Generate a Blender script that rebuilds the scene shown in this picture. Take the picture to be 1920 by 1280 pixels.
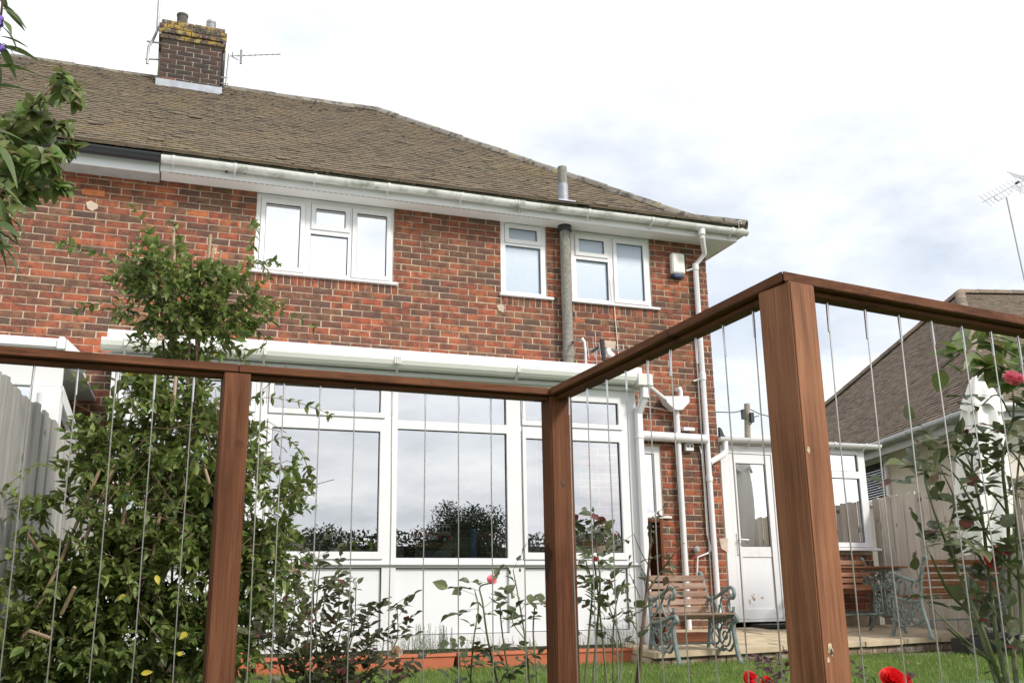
import bpy, bmesh, math, random
import numpy as np
from mathutils import Vector, Matrix
random.seed(11); rng = np.random.default_rng(5)
scene = bpy.context.scene
for o in list(bpy.data.objects): bpy.data.objects.remove(o)
COL = scene.collection
# ---------------------------------------------------------------- camera
F = 1876.36
def cam_matrix(yaw, pitch, roll):
    fw = np.array([math.sin(yaw)*math.cos(pitch), math.cos(yaw)*math.cos(pitch), math.sin(pitch)])
    r = np.array([math.cos(yaw), -math.sin(yaw), 0.0]); u = np.cross(r, fw)
    c, s = math.cos(roll), math.sin(roll)
    return np.stack([c*r+s*u, -s*r+c*u, -fw], 1)
RC = cam_matrix(math.radians(19.988), math.radians(15.0), math.radians(-.8765))
cam = bpy.data.cameras.new('camera'); camo = bpy.data.objects.new('camera', cam); COL.objects.link(camo)
cam.sensor_width = 36; cam.lens = F*36/1920; cam.clip_start = .05; cam.clip_end = 2000
M4 = Matrix.Identity(4)
for i in range(3):
    for j in range(3): M4[i][j] = RC[i, j]
camo.matrix_world = M4; scene.camera = camo
# the camera stands at the origin, half a metre above the lawn (z = -0.5); +y runs straight at the house wall
def ray(x, y): return RC @ np.array([(x-960)/F, -(y-640)/F, -1.0])
def at(x, y, Y): d = ray(x, y); return Vector(d*(Y/d[1]))
def atz(x, y, Z): d = ray(x, y); return Vector(d*(Z/d[2]))
def px(p):
    c = RC.T @ np.array(p, float)
    return (960+F*c[0]/-c[2], 640-F*c[1]/-c[2]) if c[2] < 0 else (1e6, 1e6)
def seen(p, m=30):
    x, y = px(p); return -m < x < 1920+m and -m < y < 1280+m
# ---------------------------------------------------------------- light
SUN_AZ, SUN_EL = math.radians(146), math.radians(37)
w = bpy.data.worlds.new('World'); scene.world = w; w.use_nodes = True
N = w.node_tree.nodes; L = w.node_tree.links; N.clear()
def nn(t, **k):
    n = N.new(t)
    for a, b in k.items(): setattr(n, a, b)
    return n
out = nn('ShaderNodeOutputWorld'); bg = nn('ShaderNodeBackground'); bg.inputs[1].default_value = .1
sky = nn('ShaderNodeTexSky', sky_type='NISHITA'); sky.sun_disc = False
sky.sun_elevation = SUN_EL; sky.sun_rotation = SUN_AZ; sky.air_density = 1; sky.dust_density = 1.5
tc = nn('ShaderNodeTexCoord'); sep = nn('ShaderNodeSeparateXYZ'); L.new(tc.outputs['Generated'], sep.inputs[0])
addz = nn('ShaderNodeMath', operation='ADD'); L.new(sep.outputs[2], addz.inputs[0]); addz.inputs[1].default_value = .22
mxz = nn('ShaderNodeMath', operation='MAXIMUM'); L.new(addz.outputs[0], mxz.inputs[0]); mxz.inputs[1].default_value = .08
dv = nn('ShaderNodeVectorMath', operation='DIVIDE'); cmb = nn('ShaderNodeCombineXYZ')
L.new(tc.outputs['Generated'], dv.inputs[0])
for i in range(3): L.new(mxz.outputs[0], cmb.inputs[i])
L.new(cmb.outputs[0], dv.inputs[1])
def wnoise(scale, detail, rough, off):
    mp = nn('ShaderNodeMapping'); mp.inputs['Location'].default_value = off; L.new(dv.outputs[0], mp.inputs[0])
    n = nn('ShaderNodeTexNoise'); n.inputs['Scale'].default_value = scale; n.inputs['Detail'].default_value = detail
    n.inputs['Roughness'].default_value = rough; L.new(mp.outputs[0], n.inputs[0]); return n
CLOUD_OFF = (2.2, 12.5, 0)
n1 = wnoise(1.15, 8, .58, CLOUD_OFF); r1 = nn('ShaderNodeValToRGB'); L.new(n1.outputs[0], r1.inputs[0])
r1.color_ramp.elements[0].position = .34; r1.color_ramp.elements[0].color = (.58, .58, .58, 1)
r1.color_ramp.elements[1].position = .50; r1.color_ramp.elements[1].color = (1, 1, 1, 1)
n2 = wnoise(1.9, 6, .55, (11.3, 2.2, 0)); r2 = nn('ShaderNodeValToRGB'); L.new(n2.outputs[0], r2.inputs[0])
r2.color_ramp.elements[0].position = .36; r2.color_ramp.elements[0].color = (5.6, 5.9, 6.4, 1)
r2.color_ramp.elements[1].position = .66; r2.color_ramp.elements[1].color = (9.0, 9.05, 9.1, 1)
mixc = nn('ShaderNodeMix', data_type='RGBA'); L.new(r1.outputs[0], mixc.inputs[0])
skb = nn('ShaderNodeVectorMath', operation='SCALE'); L.new(sky.outputs[0], skb.inputs[0]); skb.inputs['Scale'].default_value = 1.0
L.new(skb.outputs[0], mixc.inputs[6]); L.new(r2.outputs[0], mixc.inputs[7])
# clouds are brighter round the veiled sun
sdir = (math.sin(SUN_AZ)*math.cos(SUN_EL), math.cos(SUN_AZ)*math.cos(SUN_EL), math.sin(SUN_EL))
dp_ = nn('ShaderNodeVectorMath', operation='DOT_PRODUCT'); L.new(tc.outputs['Generated'], dp_.inputs[0]); dp_.inputs[1].default_value = sdir
mx_ = nn('ShaderNodeMath', operation='MAXIMUM'); L.new(dp_.outputs['Value'], mx_.inputs[0]); mx_.inputs[1].default_value = 0
pw_ = nn('ShaderNodeMath', operation='POWER'); L.new(mx_.outputs[0], pw_.inputs[0]); pw_.inputs[1].default_value = 3
ma_ = nn('ShaderNodeMath', operation='MULTIPLY_ADD'); L.new(pw_.outputs[0], ma_.inputs[0]); ma_.inputs[1].default_value = .35; ma_.inputs[2].default_value = 1
glw = nn('ShaderNodeVectorMath', operation='SCALE'); L.new(mixc.outputs[2], glw.inputs[0]); L.new(ma_.outputs[0], glw.inputs['Scale'])
L.new(glw.outputs[0], bg.inputs[0]); L.new(bg.outputs[0], out.inputs[0])
sun = bpy.data.lights.new('sun', 'SUN'); sun.energy = 2.1; sun.angle = math.radians(9); sun.color = (1, .95, .88)
suno = bpy.data.objects.new('sun', sun); COL.objects.link(suno)
sd = Vector((math.sin(SUN_AZ)*math.cos(SUN_EL), math.cos(SUN_AZ)*math.cos(SUN_EL), math.sin(SUN_EL)))
suno.rotation_euler = sd.to_track_quat('Z', 'Y').to_euler(); suno.location = sd*60
vs = scene.view_settings; scene.display_settings.display_device = 'sRGB'
vs.view_transform = 'Standard'; vs.look = 'None'; vs.exposure = .68; vs.gamma = 1; vs.use_curve_mapping = False
scene.render.engine = 'CYCLES'; scene.cycles.use_denoising = True
scene.cycles.max_bounces = 8; scene.cycles.transparent_max_bounces = 16

# ---------------------------------------------------------------- mesh helpers
OFF = {}
class MB:
    def __init__(s): s.v = []; s.f = []; s.r = []
    def add(s, vs, fs, rnd=None):
        b = len(s.v); q = random.random() if rnd is None else rnd
        s.v += [tuple(v) for v in vs]; s.r += [q]*len(vs); s.f += [tuple(b+i for i in f) for f in fs]
        return s
    def box(s, x0, x1, y0, y1, z0, z1, rnd=None):
        v = [(x, y, z) for z in (z0, z1) for y in (y0, y1) for x in (x0, x1)]
        return s.add(v, [(0,2,3,1),(4,5,7,6),(0,1,5,4),(2,6,7,3),(0,4,6,2),(1,3,7,5)], rnd)
    def obox(s, c, ax, ay, az, hx, hy, hz, rnd=None):
        c = Vector(c); ax = Vector(ax).normalized()*hx; ay = Vector(ay).normalized()*hy; az = Vector(az).normalized()*hz
        v = [c+i*ax+j*ay+k*az for k in (-1, 1) for j in (-1, 1) for i in (-1, 1)]
        return s.add(v, [(0,2,3,1),(4,5,7,6),(0,1,5,4),(2,6,7,3),(0,4,6,2),(1,3,7,5)], rnd)
    def bar(s, p, q, wd, h, up=(0, 0, 1), rnd=None):
        p = Vector(p); q = Vector(q); d = (q-p); l = d.length; d.normalize(); side = d.cross(Vector(up))
        if side.length < 1e-4: side = d.cross(Vector((0, 1, 0)))
        side.normalize(); u = side.cross(d)
        return s.obox((p+q)/2, d, side, u, l/2, wd/2, h/2, rnd)
    def tube(s, pts, r, n=8, caps=True, rnd=None):
        pts = [Vector(p) for p in pts]; m = len(pts)
        rs = r if isinstance(r, (list, tuple)) else [r]*m
        vs = []; fs = []; prev = None
        for i, p in enumerate(pts):
            t = (pts[min(i+1, m-1)]-pts[max(i-1, 0)])
            t = t.normalized() if t.length > 1e-9 else Vector((0, 0, 1))
            if prev is None:
                a = t.orthogonal().normalized()
            else:
                a = (prev-t*prev.dot(t)); a = a.normalized() if a.length > 1e-6 else t.orthogonal().normalized()
            prev = a; b = t.cross(a)
            for k in range(n):
                an = 2*math.pi*k/n; vs.append(p+(a*math.cos(an)+b*math.sin(an))*rs[i])
        for i in range(m-1):
            for k in range(n):
                k2 = (k+1) % n; fs.append((i*n+k, i*n+k2, (i+1)*n+k2, (i+1)*n+k))
        if caps: fs.append(tuple(range(n-1, -1, -1))); fs.append(tuple((m-1)*n+k for k in range(n)))
        return s.add(vs, fs, rnd)
    def lathe(s, c, prof, n=24, rnd=None, axis='z'):
        c = Vector(c); vs = []; fs = []
        for r, h in prof:
            for k in range(n):
                an = 2*math.pi*k/n; a, b = r*math.cos(an), r*math.sin(an)
                vs.append(c+(Vector((a, b, h)) if axis == 'z' else Vector((a, h, b)) if axis == 'y' else Vector((h, a, b))))
        for i in range(len(prof)-1):
            for k in range(n):
                k2 = (k+1) % n; fs.append((i*n+k, i*n+k2, (i+1)*n+k2, (i+1)*n+k))
        fs.append(tuple(range(n-1, -1, -1))); fs.append(tuple((len(prof)-1)*n+k for k in range(n)))
        return s.add(vs, fs, rnd)
    def prism(s, poly, ex, rnd=None):
        poly = [Vector(p) for p in poly]; ex = Vector(ex); n = len(poly)
        vs = poly+[p+ex for p in poly]
        fs = [tuple(range(n-1, -1, -1)), tuple(range(n, 2*n))]+[(i, (i+1) % n, n+(i+1) % n, n+i) for i in range(n)]
        return s.add(vs, fs, rnd)
    def plate(s, x0, x1, z0, z1, yf, yb, holes, rnd=None):
        xs = sorted({x0, x1, *[h[0] for h in holes], *[h[1] for h in holes]}); zs = sorted({z0, z1, *[h[2] for h in holes], *[h[3] for h in holes]})
        def solid(i, j):
            if i < 0 or j < 0 or i >= len(xs)-1 or j >= len(zs)-1: return False
            cx, cz = (xs[i]+xs[i+1])/2, (zs[j]+zs[j+1])/2
            return not any(h[0] < cx < h[1] and h[2] < cz < h[3] for h in holes)
        for i in range(len(xs)-1):
            for j in range(len(zs)-1):
                if not solid(i, j): continue
                a, b, c, d = xs[i], xs[i+1], zs[j], zs[j+1]
                s.add([(a, yf, c), (b, yf, c), (b, yf, d), (a, yf, d)], [(0, 1, 2, 3)], rnd)
                s.add([(a, yb, c), (b, yb, c), (b, yb, d), (a, yb, d)], [(3, 2, 1, 0)], rnd)
                if not solid(i-1, j): s.add([(a, yf, c), (a, yf, d), (a, yb, d), (a, yb, c)], [(0, 1, 2, 3)], rnd)
                if not solid(i+1, j): s.add([(b, yf, c), (b, yb, c), (b, yb, d), (b, yf, d)], [(0, 1, 2, 3)], rnd)
                if not solid(i, j-1): s.add([(a, yf, c), (a, yb, c), (b, yb, c), (b, yf, c)], [(0, 1, 2, 3)], rnd)
                if not solid(i, j+1): s.add([(a, yf, d), (b, yf, d), (b, yb, d), (a, yb, d)], [(0, 1, 2, 3)], rnd)
        return s
    def build(s, name, m, parent=None, smooth=False, bevel=0, loc=None, fix=True):
        off = Vector(loc) if loc is not None else (OFF[parent.name] if parent else Vector((0, 0, 0)))
        me = bpy.data.meshes.new(name)
        me.from_pydata([tuple(Vector(v)-off) for v in s.v], [], s.f)
        at_ = me.attributes.new('rnd', 'FLOAT', 'POINT'); at_.data.foreach_set('value', s.r)
        if bevel or fix:
            bm = bmesh.new(); bm.from_mesh(me)
            if bevel:
                bmesh.ops.remove_doubles(bm, verts=bm.verts, dist=1e-5)
                es = [e for e in bm.edges if len(e.link_faces) == 2 and e.calc_face_angle(0) > .6]
                bmesh.ops.bevel(bm, geom=es, offset=bevel, segments=2, affect='EDGES', clamp_overlap=True)
            bmesh.ops.recalc_face_normals(bm, faces=bm.faces); bm.to_mesh(me); bm.free()
        if smooth:
            me.shade_smooth() if hasattr(me, 'shade_smooth') else None
            try: me.set_sharp_from_angle(angle=math.radians(40))
            except Exception: pass
        me.materials.append(m)
        o = bpy.data.objects.new(name, me); COL.objects.link(o)
        if parent: o.parent = parent
        elif loc is not None: o.location = loc
        OFF[o.name] = off
        return o
def thing(name, label, cat, loc=(0, 0, 0), group=None):
    o = bpy.data.objects.new(name, None); COL.objects.link(o); o.location = loc; o.empty_display_size = .1
    OFF[o.name] = Vector(loc); o['label'] = label; o['category'] = cat
    if group: o['group'] = group
    return o
def tag(o, label, cat, group=None):
    o['label'] = label; o['category'] = cat
    if group: o['group'] = group
    return o
def struct(o): o['kind'] = 'structure'; return o
def stuff(o): o['kind'] = 'stuff'; return o
def piece(name, me, parent, mat4):
    o = bpy.data.objects.new(name, me); COL.objects.link(o); o.parent = parent
    mm = mat4.copy(); off = OFF[parent.name]; mm[0][3] -= off.x; mm[1][3] -= off.y; mm[2][3] -= off.z
    o.matrix_local = mm; return o
def raw_mesh(name, v, f, m, smooth=False, rnd=None):
    me = bpy.data.meshes.new(name); me.from_pydata([tuple(p) for p in v], [], [tuple(q) for q in f]); me.materials.append(m)
    if rnd is not None:
        a = me.attributes.new('rnd', 'FLOAT', 'POINT'); a.data.foreach_set('value', rnd)
    if smooth: me.shade_smooth()
    return me
def joined(name, variants, mats, m, parent, smooth=False, st=True):
    """many copies of small shapes joined into one mesh; variants = list of (verts Nx3, faces); mats = list of (variant, 4x4 numpy)"""
    V = []; Fc = []; R = []; b = 0
    for k, T in mats:
        v, f = variants[k]; p = v @ T[:3, :3].T + T[:3, 3]
        V.append(p); Fc += [tuple(b+i for i in q) for q in f]; R += [random.random()]*len(v); b += len(v)
    if not V: return None
    off = OFF[parent.name] if parent else Vector((0, 0, 0))
    V = np.concatenate(V)-np.array(off)
    me = raw_mesh(name, V.tolist(), Fc, m, smooth, R)
    o = bpy.data.objects.new(name, me); COL.objects.link(o)
    if parent: o.parent = parent
    OFF[o.name] = off
    if st: o['kind'] = 'stuff'
    return o
def pieces(name, variants, mats, m, parent, limit=300, smooth=False, rest=None):
    """the `limit` pieces that show largest become objects of their own, the rest one joined part"""
    meshes = [raw_mesh(name, v, f, m, smooth) for v, f in variants]
    def key(t):
        p = t[1][:3, 3]; d = float(np.linalg.norm(p)); return d if seen(p, 5) else d+100
    srt = sorted(mats, key=key)
    for k, T in srt[:limit]: piece(name, meshes[k], parent, Matrix(T.tolist()))
    if srt[limit:]: joined(rest or name, variants, srt[limit:], m, parent, smooth)
def TRS(p, ax, ay, az):
    T = np.eye(4); T[:3, 0] = ax; T[:3, 1] = ay; T[:3, 2] = az; T[:3, 3] = p; return T

# ---------------------------------------------------------------- materials
def new_mat(name):
    m = bpy.data.materials.new(name); m.use_nodes = True; nt = m.node_tree
    b = nt.nodes['Principled BSDF']; return m, nt, b
def node(nt, t, **k):
    n = nt.nodes.new(t)
    for a, b in k.items(): setattr(n, a, b)
    return n
def ramp(nt, src, stops, interp='LINEAR'):
    r = node(nt, 'ShaderNodeValToRGB'); cr = r.color_ramp; cr.interpolation = interp
    while len(cr.elements) < len(stops): cr.elements.new(.5)
    for e, (p, c) in zip(cr.elements, stops): e.position = p; e.color = (*c, 1) if len(c) == 3 else c
    nt.links.new(src, r.inputs[0]); return r.outputs[0]
def rnd_node(nt):
    a = node(nt, 'ShaderNodeAttribute'); a.attribute_name = 'rnd'; o = node(nt, 'ShaderNodeObjectInfo')
    s = node(nt, 'ShaderNodeMath', operation='ADD'); nt.links.new(a.outputs['Fac'], s.inputs[0]); nt.links.new(o.outputs['Random'], s.inputs[1])
    fr = node(nt, 'ShaderNodeMath', operation='FRACT'); nt.links.new(s.outputs[0], fr.inputs[0]); return fr.outputs[0]
def noise(nt, scale, detail=5, rough=.55, stretch=(1, 1, 1), dist=0):
    g = node(nt, 'ShaderNodeNewGeometry'); mp = node(nt, 'ShaderNodeMapping'); mp.inputs['Scale'].default_value = stretch
    nt.links.new(g.outputs['Position'], mp.inputs[0]); n = node(nt, 'ShaderNodeTexNoise')
    n.inputs['Scale'].default_value = scale; n.inputs['Detail'].default_value = detail; n.inputs['Roughness'].default_value = rough
    n.inputs['Distortion'].default_value = dist
    nt.links.new(mp.outputs[0], n.inputs[0]); return n.outputs[0]
def mix(nt, fac, a, b, mode='MIX'):
    n = node(nt, 'ShaderNodeMix', data_type='RGBA', blend_type=mode)
    for s, i in ((fac, 0), (a, 6), (b, 7)):
        if hasattr(s, 'links') or hasattr(s, 'is_linked'): nt.links.new(s, n.inputs[i])
        else: n.inputs[i].default_value = s if i == 0 else (*s, 1)
    return n.outputs[2]
def bump(nt, b, src, strength, dist=.01):
    n = node(nt, 'ShaderNodeBump'); n.inputs['Strength'].default_value = strength; n.inputs['Distance'].default_value = dist
    nt.links.new(src, n.inputs['Height']); nt.links.new(n.outputs[0], b.inputs['Normal'])
def simple(name, c, rough=.5, metal=0, var=.12, nscale=8, bmp=0, bscale=80, spec=.5, dirt=None):
    m, nt, b = new_mat(name); b.inputs['Roughness'].default_value = rough; b.inputs['Metallic'].default_value = metal
    b.inputs['Specular IOR Level'].default_value = spec
    n = noise(nt, nscale, 6)
    col = ramp(nt, n, [(.3, tuple(x*(1-var) for x in c)), (.7, tuple(min(1, x*(1+var)) for x in c))])
    if dirt:
        d = ramp(nt, noise(nt, dirt[1], 8, .65), [(dirt[2], (0, 0, 0)), (dirt[2]+.18, (1, 1, 1))])
        col = mix(nt, d, col, dirt[0])
    nt.links.new(col, b.inputs['Base Color'])
    if bmp: bump(nt, b, noise(nt, bscale, 4), bmp, .004)
    return m
MT = {}
def grassmat(*a):
    m = leafmat(*a); nt = m.node_tree; b = nt.nodes['Principled BSDF']; src = b.inputs['Base Color'].links[0].from_socket
    p = ramp(nt, noise(nt, 1.7, 6, .65), [(.38, (.62, .66, .60)), (.62, (1.12, 1.05, 1.0))]); c = mix(nt, 1.0, src, p, 'MULTIPLY'); nt.links.new(c, b.inputs['Base Color']); return m
# brick: one colour per brick, burnt patches inside each
m, nt, b = new_mat('brick'); r = rnd_node(nt)
c = ramp(nt, r, [(0, (.33, .088, .045)), (.12, (.23, .074, .042)), (.24, (.38, .118, .058)), (.34, (.17, .078, .048)), (.44, (.29, .074, .042)), (.52, (.12, .068, .050)),
                 (.60, (.24, .115, .064)), (.68, (.075, .056, .049)), (.76, (.29, .078, .045)), (.84, (.090, .062, .052)), (.90, (.20, .09, .052)), (.96, (.31, .088, .048)), (1, (.45, .145, .06))])
p = ramp(nt, noise(nt, 11, 6, .65), [(.42, (0, 0, 0)), (.62, (.85, .85, .85))]); c = mix(nt, p, c, (.075, .045, .038))
p = ramp(nt, noise(nt, .9, 5, .6), [(.48, (0, 0, 0)), (.75, (.30, .30, .30))]); c = mix(nt, p, c, (.12, .075, .05))
p = ramp(nt, noise(nt, 60, 3, .6), [(.55, (0, 0, 0)), (.8, (.5, .5, .5))]); c = mix(nt, p, c, (.42, .24, .16))
c = mix(nt, 1.0, c, (1.12, 1.10, 1.08), 'MULTIPLY'); nt.links.new(c, b.inputs['Base Color']); b.inputs['Roughness'].default_value = .9; b.inputs['Specular IOR Level'].default_value = .2
bump(nt, b, noise(nt, 110, 5, .7), .55, .004); MT['brick'] = m
m, nt, b = new_mat('sooty_dim_brick'); r = rnd_node(nt)
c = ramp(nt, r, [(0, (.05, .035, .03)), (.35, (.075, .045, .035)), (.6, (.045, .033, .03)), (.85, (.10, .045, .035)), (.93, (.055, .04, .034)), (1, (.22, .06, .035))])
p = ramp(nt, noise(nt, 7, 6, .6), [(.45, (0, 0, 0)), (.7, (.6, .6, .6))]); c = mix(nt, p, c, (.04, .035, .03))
nt.links.new(c, b.inputs['Base Color']); b.inputs['Roughness'].default_value = .9; bump(nt, b, noise(nt, 90, 5, .7), .5, .004); MT['sooty_dim'] = m  # soot on the chimney, painted dimness on the wall behind the conservatory panes
m, nt, b = new_mat('lichen_brick'); r = rnd_node(nt)
c = ramp(nt, r, [(0, (.07, .055, .045)), (.5, (.11, .08, .06)), (1, (.09, .05, .04))])
p = ramp(nt, noise(nt, 6.5, 6, .65), [(.50, (0, 0, 0)), (.57, (1, 1, 1))]); c = mix(nt, p, c, (.34, .23, .05))
p = ramp(nt, noise(nt, 21, 4, .6), [(.56, (0, 0, 0)), (.64, (.8, .8, .8))]); c = mix(nt, p, c, (.30, .28, .22))
nt.links.new(c, b.inputs['Base Color']); b.inputs['Roughness'].default_value = .95; bump(nt, b, noise(nt, 40, 5, .7), .7, .01); MT['lichen'] = m
MT['mortar'] = simple('mortar', (.46, .38, .275), .95, var=.25, nscale=6, bmp=.5, bscale=120, spec=.1)
MT['dimmed_inner_mortar'] = simple('dimmed_inner_mortar', (.15, .13, .105), .95, var=.2)  # darkened copy of the mortar, indoor dimness put into its colour
MT['soot_mortar'] = simple('chimney_mortar', (.40, .36, .29), .95, var=.3, nscale=6, spec=.1)
def tile_mat(name, stops, ochre, dark):
    m, nt, b = new_mat(name); c = ramp(nt, rnd_node(nt), stops)
    p = ramp(nt, noise(nt, 1.3, 7, .65), [(.5, (0, 0, 0)), (.7, (.6, .6, .6))]); c = mix(nt, p, c, ochre)
    p = ramp(nt, noise(nt, 14, 4, .6), [(.56, (0, 0, 0)), (.66, (.85, .85, .85))]); c = mix(nt, p, c, dark)
    p = ramp(nt, noise(nt, 34, 3, .6), [(.66, (0, 0, 0)), (.72, (.7, .7, .7))]); c = mix(nt, p, c, (.34, .30, .22))
    nt.links.new(c, b.inputs['Base Color']); b.inputs['Roughness'].default_value = .92; b.inputs['Specular IOR Level'].default_value = .25
    bump(nt, b, noise(nt, 60, 5, .7), .6, .006); return m
MT['tile'] = tile_mat('roof_tile', [(0, (.180, .142, .100)), (.3, (.155, .122, .088)), (.5, (.195, .152, .105)), (.7, (.13, .105, .079)), (.85, (.175, .130, .092)), (1, (.085, .070, .058))], (.22, .165, .085), (.045, .042, .032))
MT['tile2'] = tile_mat('bungalow_tile', [(0, (.235, .185, .14)), (.4, (.18, .142, .11)), (.8, (.27, .20, .15)), (1, (.10, .085, .07))], (.14, .10, .065), (.035, .032, .028))
MT['white'] = simple('white_plastic', (.73, .72, .725), .32, var=.02, nscale=3, dirt=((.62, .61, .56), 3.5, .60))
MT['white2'] = simple('white_panel', (.74, .745, .76), .38, var=.02, nscale=2, dirt=((.62, .62, .60), 7, .66))
MT['gutter'] = simple('weathered_gutter', (.68, .68, .65), .5, var=.14, nscale=9, dirt=((.24, .25, .19), 4, .50), bmp=.1)
MT['cons_gutter'] = simple('cream_gutter', (.62, .62, .57), .45, var=.04, nscale=5)
MT['soffit'] = simple('soffit_board', (.80, .79, .77), .5, var=.04, nscale=5)
MT['black'] = simple('black_plastic', (.022, .024, .028), .4, var=.1)
MT['gasket'] = simple('dark_gasket', (.035, .04, .045), .6)
MT['asbestos'] = simple('grey_fibre_pipe', (.23, .22, .19), .9, var=.3, nscale=30, bmp=.6, bscale=60)
MT['lead'] = simple('lead_sheet', (.36, .38, .42), .55, .3, var=.2, nscale=8, bmp=.3, bscale=20)
MT['steel'] = simple('steel_wire', (.50, .48, .45), .35, .85, var=.15, nscale=30)
MT['galv'] = simple('grey_metal', (.34, .34, .33), .5, .5, var=.15)
def wood(name, stops, axis, rough=.5, gs=1.0, spec=.4, rndmix=0.0, knots=None):
    m, nt, b = new_mat(name); st = [26*gs]*3; st[axis] = 1.1*gs
    n = noise(nt, 1.6, 8, .62, st, .6); c = ramp(nt, n, stops)
    st2 = [150*gs]*3; st2[axis] = 3.0*gs; n2 = noise(nt, 1.5, 5, .65, st2)
    p = ramp(nt, n2, [(.48, (0, 0, 0)), (.72, (.6, .6, .6))]); c = mix(nt, p, c, tuple(x*.5 for x in stops[0][1]))
    p = ramp(nt, noise(nt, 3.0, 4), [(.4, (0, 0, 0)), (.75, (.5, .5, .5))]); c = mix(nt, p, c, stops[-1][1])
    if rndmix:
        hv = node(nt, 'ShaderNodeHueSaturation'); mr = node(nt, 'ShaderNodeMapRange'); nt.links.new(rnd_node(nt), mr.inputs[0])
        mr.inputs[3].default_value = 1-rndmix; mr.inputs[4].default_value = 1+rndmix; nt.links.new(mr.outputs[0], hv.inputs['Value']); nt.links.new(c, hv.inputs['Color']); c = hv.outputs[0]
    if knots:
        p = ramp(nt, noise(nt, 5, 2, .4), [(.69, (0, 0, 0)), (.73, (.9, .9, .9))]); c = mix(nt, p, c, knots)
    nt.links.new(c, b.inputs['Base Color']); b.inputs['Roughness'].default_value = rough; b.inputs['Specular IOR Level'].default_value = spec
    bump(nt, b, n2, .35, .003); return m
ST = [(.28, (.056, .021, .011)), (.5, (.130, .050, .025)), (.72, (.20, .085, .043))]
for i, ax in enumerate('xyz'): MT['stain_'+ax] = wood('stained_hardwood_'+ax, ST, i, .68, 1, .12, 0, (.05, .02, .012))
GY = [(.3, (.26, .24, .22)), (.5, (.36, .345, .32)), (.7, (.45, .435, .41))]
MT['board'] = wood('silver_fence_board', GY, 2, .85, .7, .2, .16, (.13, .11, .09))
GB = [(.3, (.40, .34, .28)), (.5, (.52, .455, .39)), (.7, (.62, .56, .49))]
MT['board2'] = wood('brown_fence_board', GB, 2, .85, .7, .2, .16, (.10, .075, .055))
MT['stain_pale'] = wood('stained_hardwood_pale', [(p_, tuple(min(1, x*k_) for x, k_ in zip(c_, (1.75, 1.85, 1.85)))) for p_, c_ in ST], 2, .62, .8, .2)
SL = [(.3, (.14, .05, .022)), (.5, (.27, .105, .045)), (.7, (.36, .17, .085))]
MT['slat'] = wood('bench_slat', SL, 0, .5, 1, .4, .3); MT['slat_old'] = wood('weathered_slat', [(.3, (.16, .085, .055)), (.5, (.26, .15, .10)), (.7, (.34, .25, .19))], 0, .65, 1, .3, .2)
MT['cane'] = wood('bamboo_cane', [(.3, (.25, .17, .10)), (.5, (.36, .25, .15)), (.7, (.46, .36, .25))], 2, .6, .5)
m, nt, b = new_mat('verdigris_iron'); c = ramp(nt, noise(nt, 25, 5), [(.35, (.13, .165, .16)), (.6, (.21, .25, .24)), (.75, (.33, .37, .35))])
nt.links.new(c, b.inputs['Base Color']); b.inputs['Roughness'].default_value = .55; bump(nt, b, noise(nt, 120, 3), .3, .003); MT['iron'] = m
MT['terra'] = simple('terracotta_plastic', (.52, .15, .075), .55, var=.08, dirt=((.36, .15, .09), 8, .6))
MT['render'] = simple('cream_render', (.72, .645, .57), .95, var=.05, nscale=3, bmp=.5, bscale=90)
MT['pot'] = simple('chimney_pot', (.10, .085, .075), .8, var=.3)
MT['slab'] = simple('paving', (.46, .37, .25), .9, var=.2, nscale=5, bmp=.5, bscale=50, dirt=((.28, .25, .16), 4, .58))
MT['slab_grey'] = simple('grey_paving', (.34, .34, .33), .9, var=.12, nscale=5, bmp=.4, bscale=50)
MT['soil'] = simple('soil', (.045, .033, .022), .95, var=.3, nscale=20, bmp=1, bscale=30)
MT['umbrella'] = simple('parasol_canvas', (.80, .79, .73), .8, var=.03, bmp=.2, bscale=300)
MT['pole'] = simple('timber_pole', (.30, .25, .20), .9, var=.2)
MT['room'] = simple('room_wall', (.30, .28, .25), .9, var=.05)
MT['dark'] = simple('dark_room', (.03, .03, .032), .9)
MT['blind'] = simple('blind_slat', (.62, .62, .60), .6)
MT['red'] = simple('red_paint', (.60, .05, .055), .3); MT['cream'] = simple('cream_paint', (.75, .72, .55), .3); MT['blue'] = simple('blue_post', (.22, .42, .90), .5)
MT['tyre'] = simple('tyre', (.02, .02, .02), .8); MT['chrome'] = simple('bright_metal', (.6, .6, .6), .25, .9)
MT['oak'] = wood('light_wood', [(.3, (.34, .19, .08)), (.5, (.44, .26, .11)), (.7, (.52, .33, .16))], 0, .5)
MT['grey_panel'] = simple('grey_panel', (.42, .43, .42), .6)
m, nt, b = new_mat('old_brick'); c = ramp(nt, rnd_node(nt), [(0, (.19, .12, .085)), (.5, (.26, .17, .12)), (1, (.15, .10, .08))])
p = ramp(nt, noise(nt, 9, 5, .6), [(.48, (0, 0, 0)), (.62, (.8, .8, .8))]); c = mix(nt, p, c, (.36, .33, .26)); nt.links.new(c, b.inputs['Base Color']); b.inputs['Roughness'].default_value = .95; MT['old_brick'] = m
m, nt, b = new_mat('ridge_tile'); c = ramp(nt, rnd_node(nt), [(0, (.20, .18, .155)), (.5, (.26, .235, .20)), (1, (.16, .14, .12))])
p = ramp(nt, noise(nt, 11, 5, .65), [(.50, (0, 0, 0)), (.60, (.85, .85, .85))]); c = mix(nt, p, c, (.045, .042, .03))
p = ramp(nt, noise(nt, 5, 5, .6), [(.56, (0, 0, 0)), (.66, (.7, .7, .7))]); c = mix(nt, p, c, (.28, .23, .11)); nt.links.new(c, b.inputs['Base Color']); b.inputs['Roughness'].default_value = .95
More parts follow.
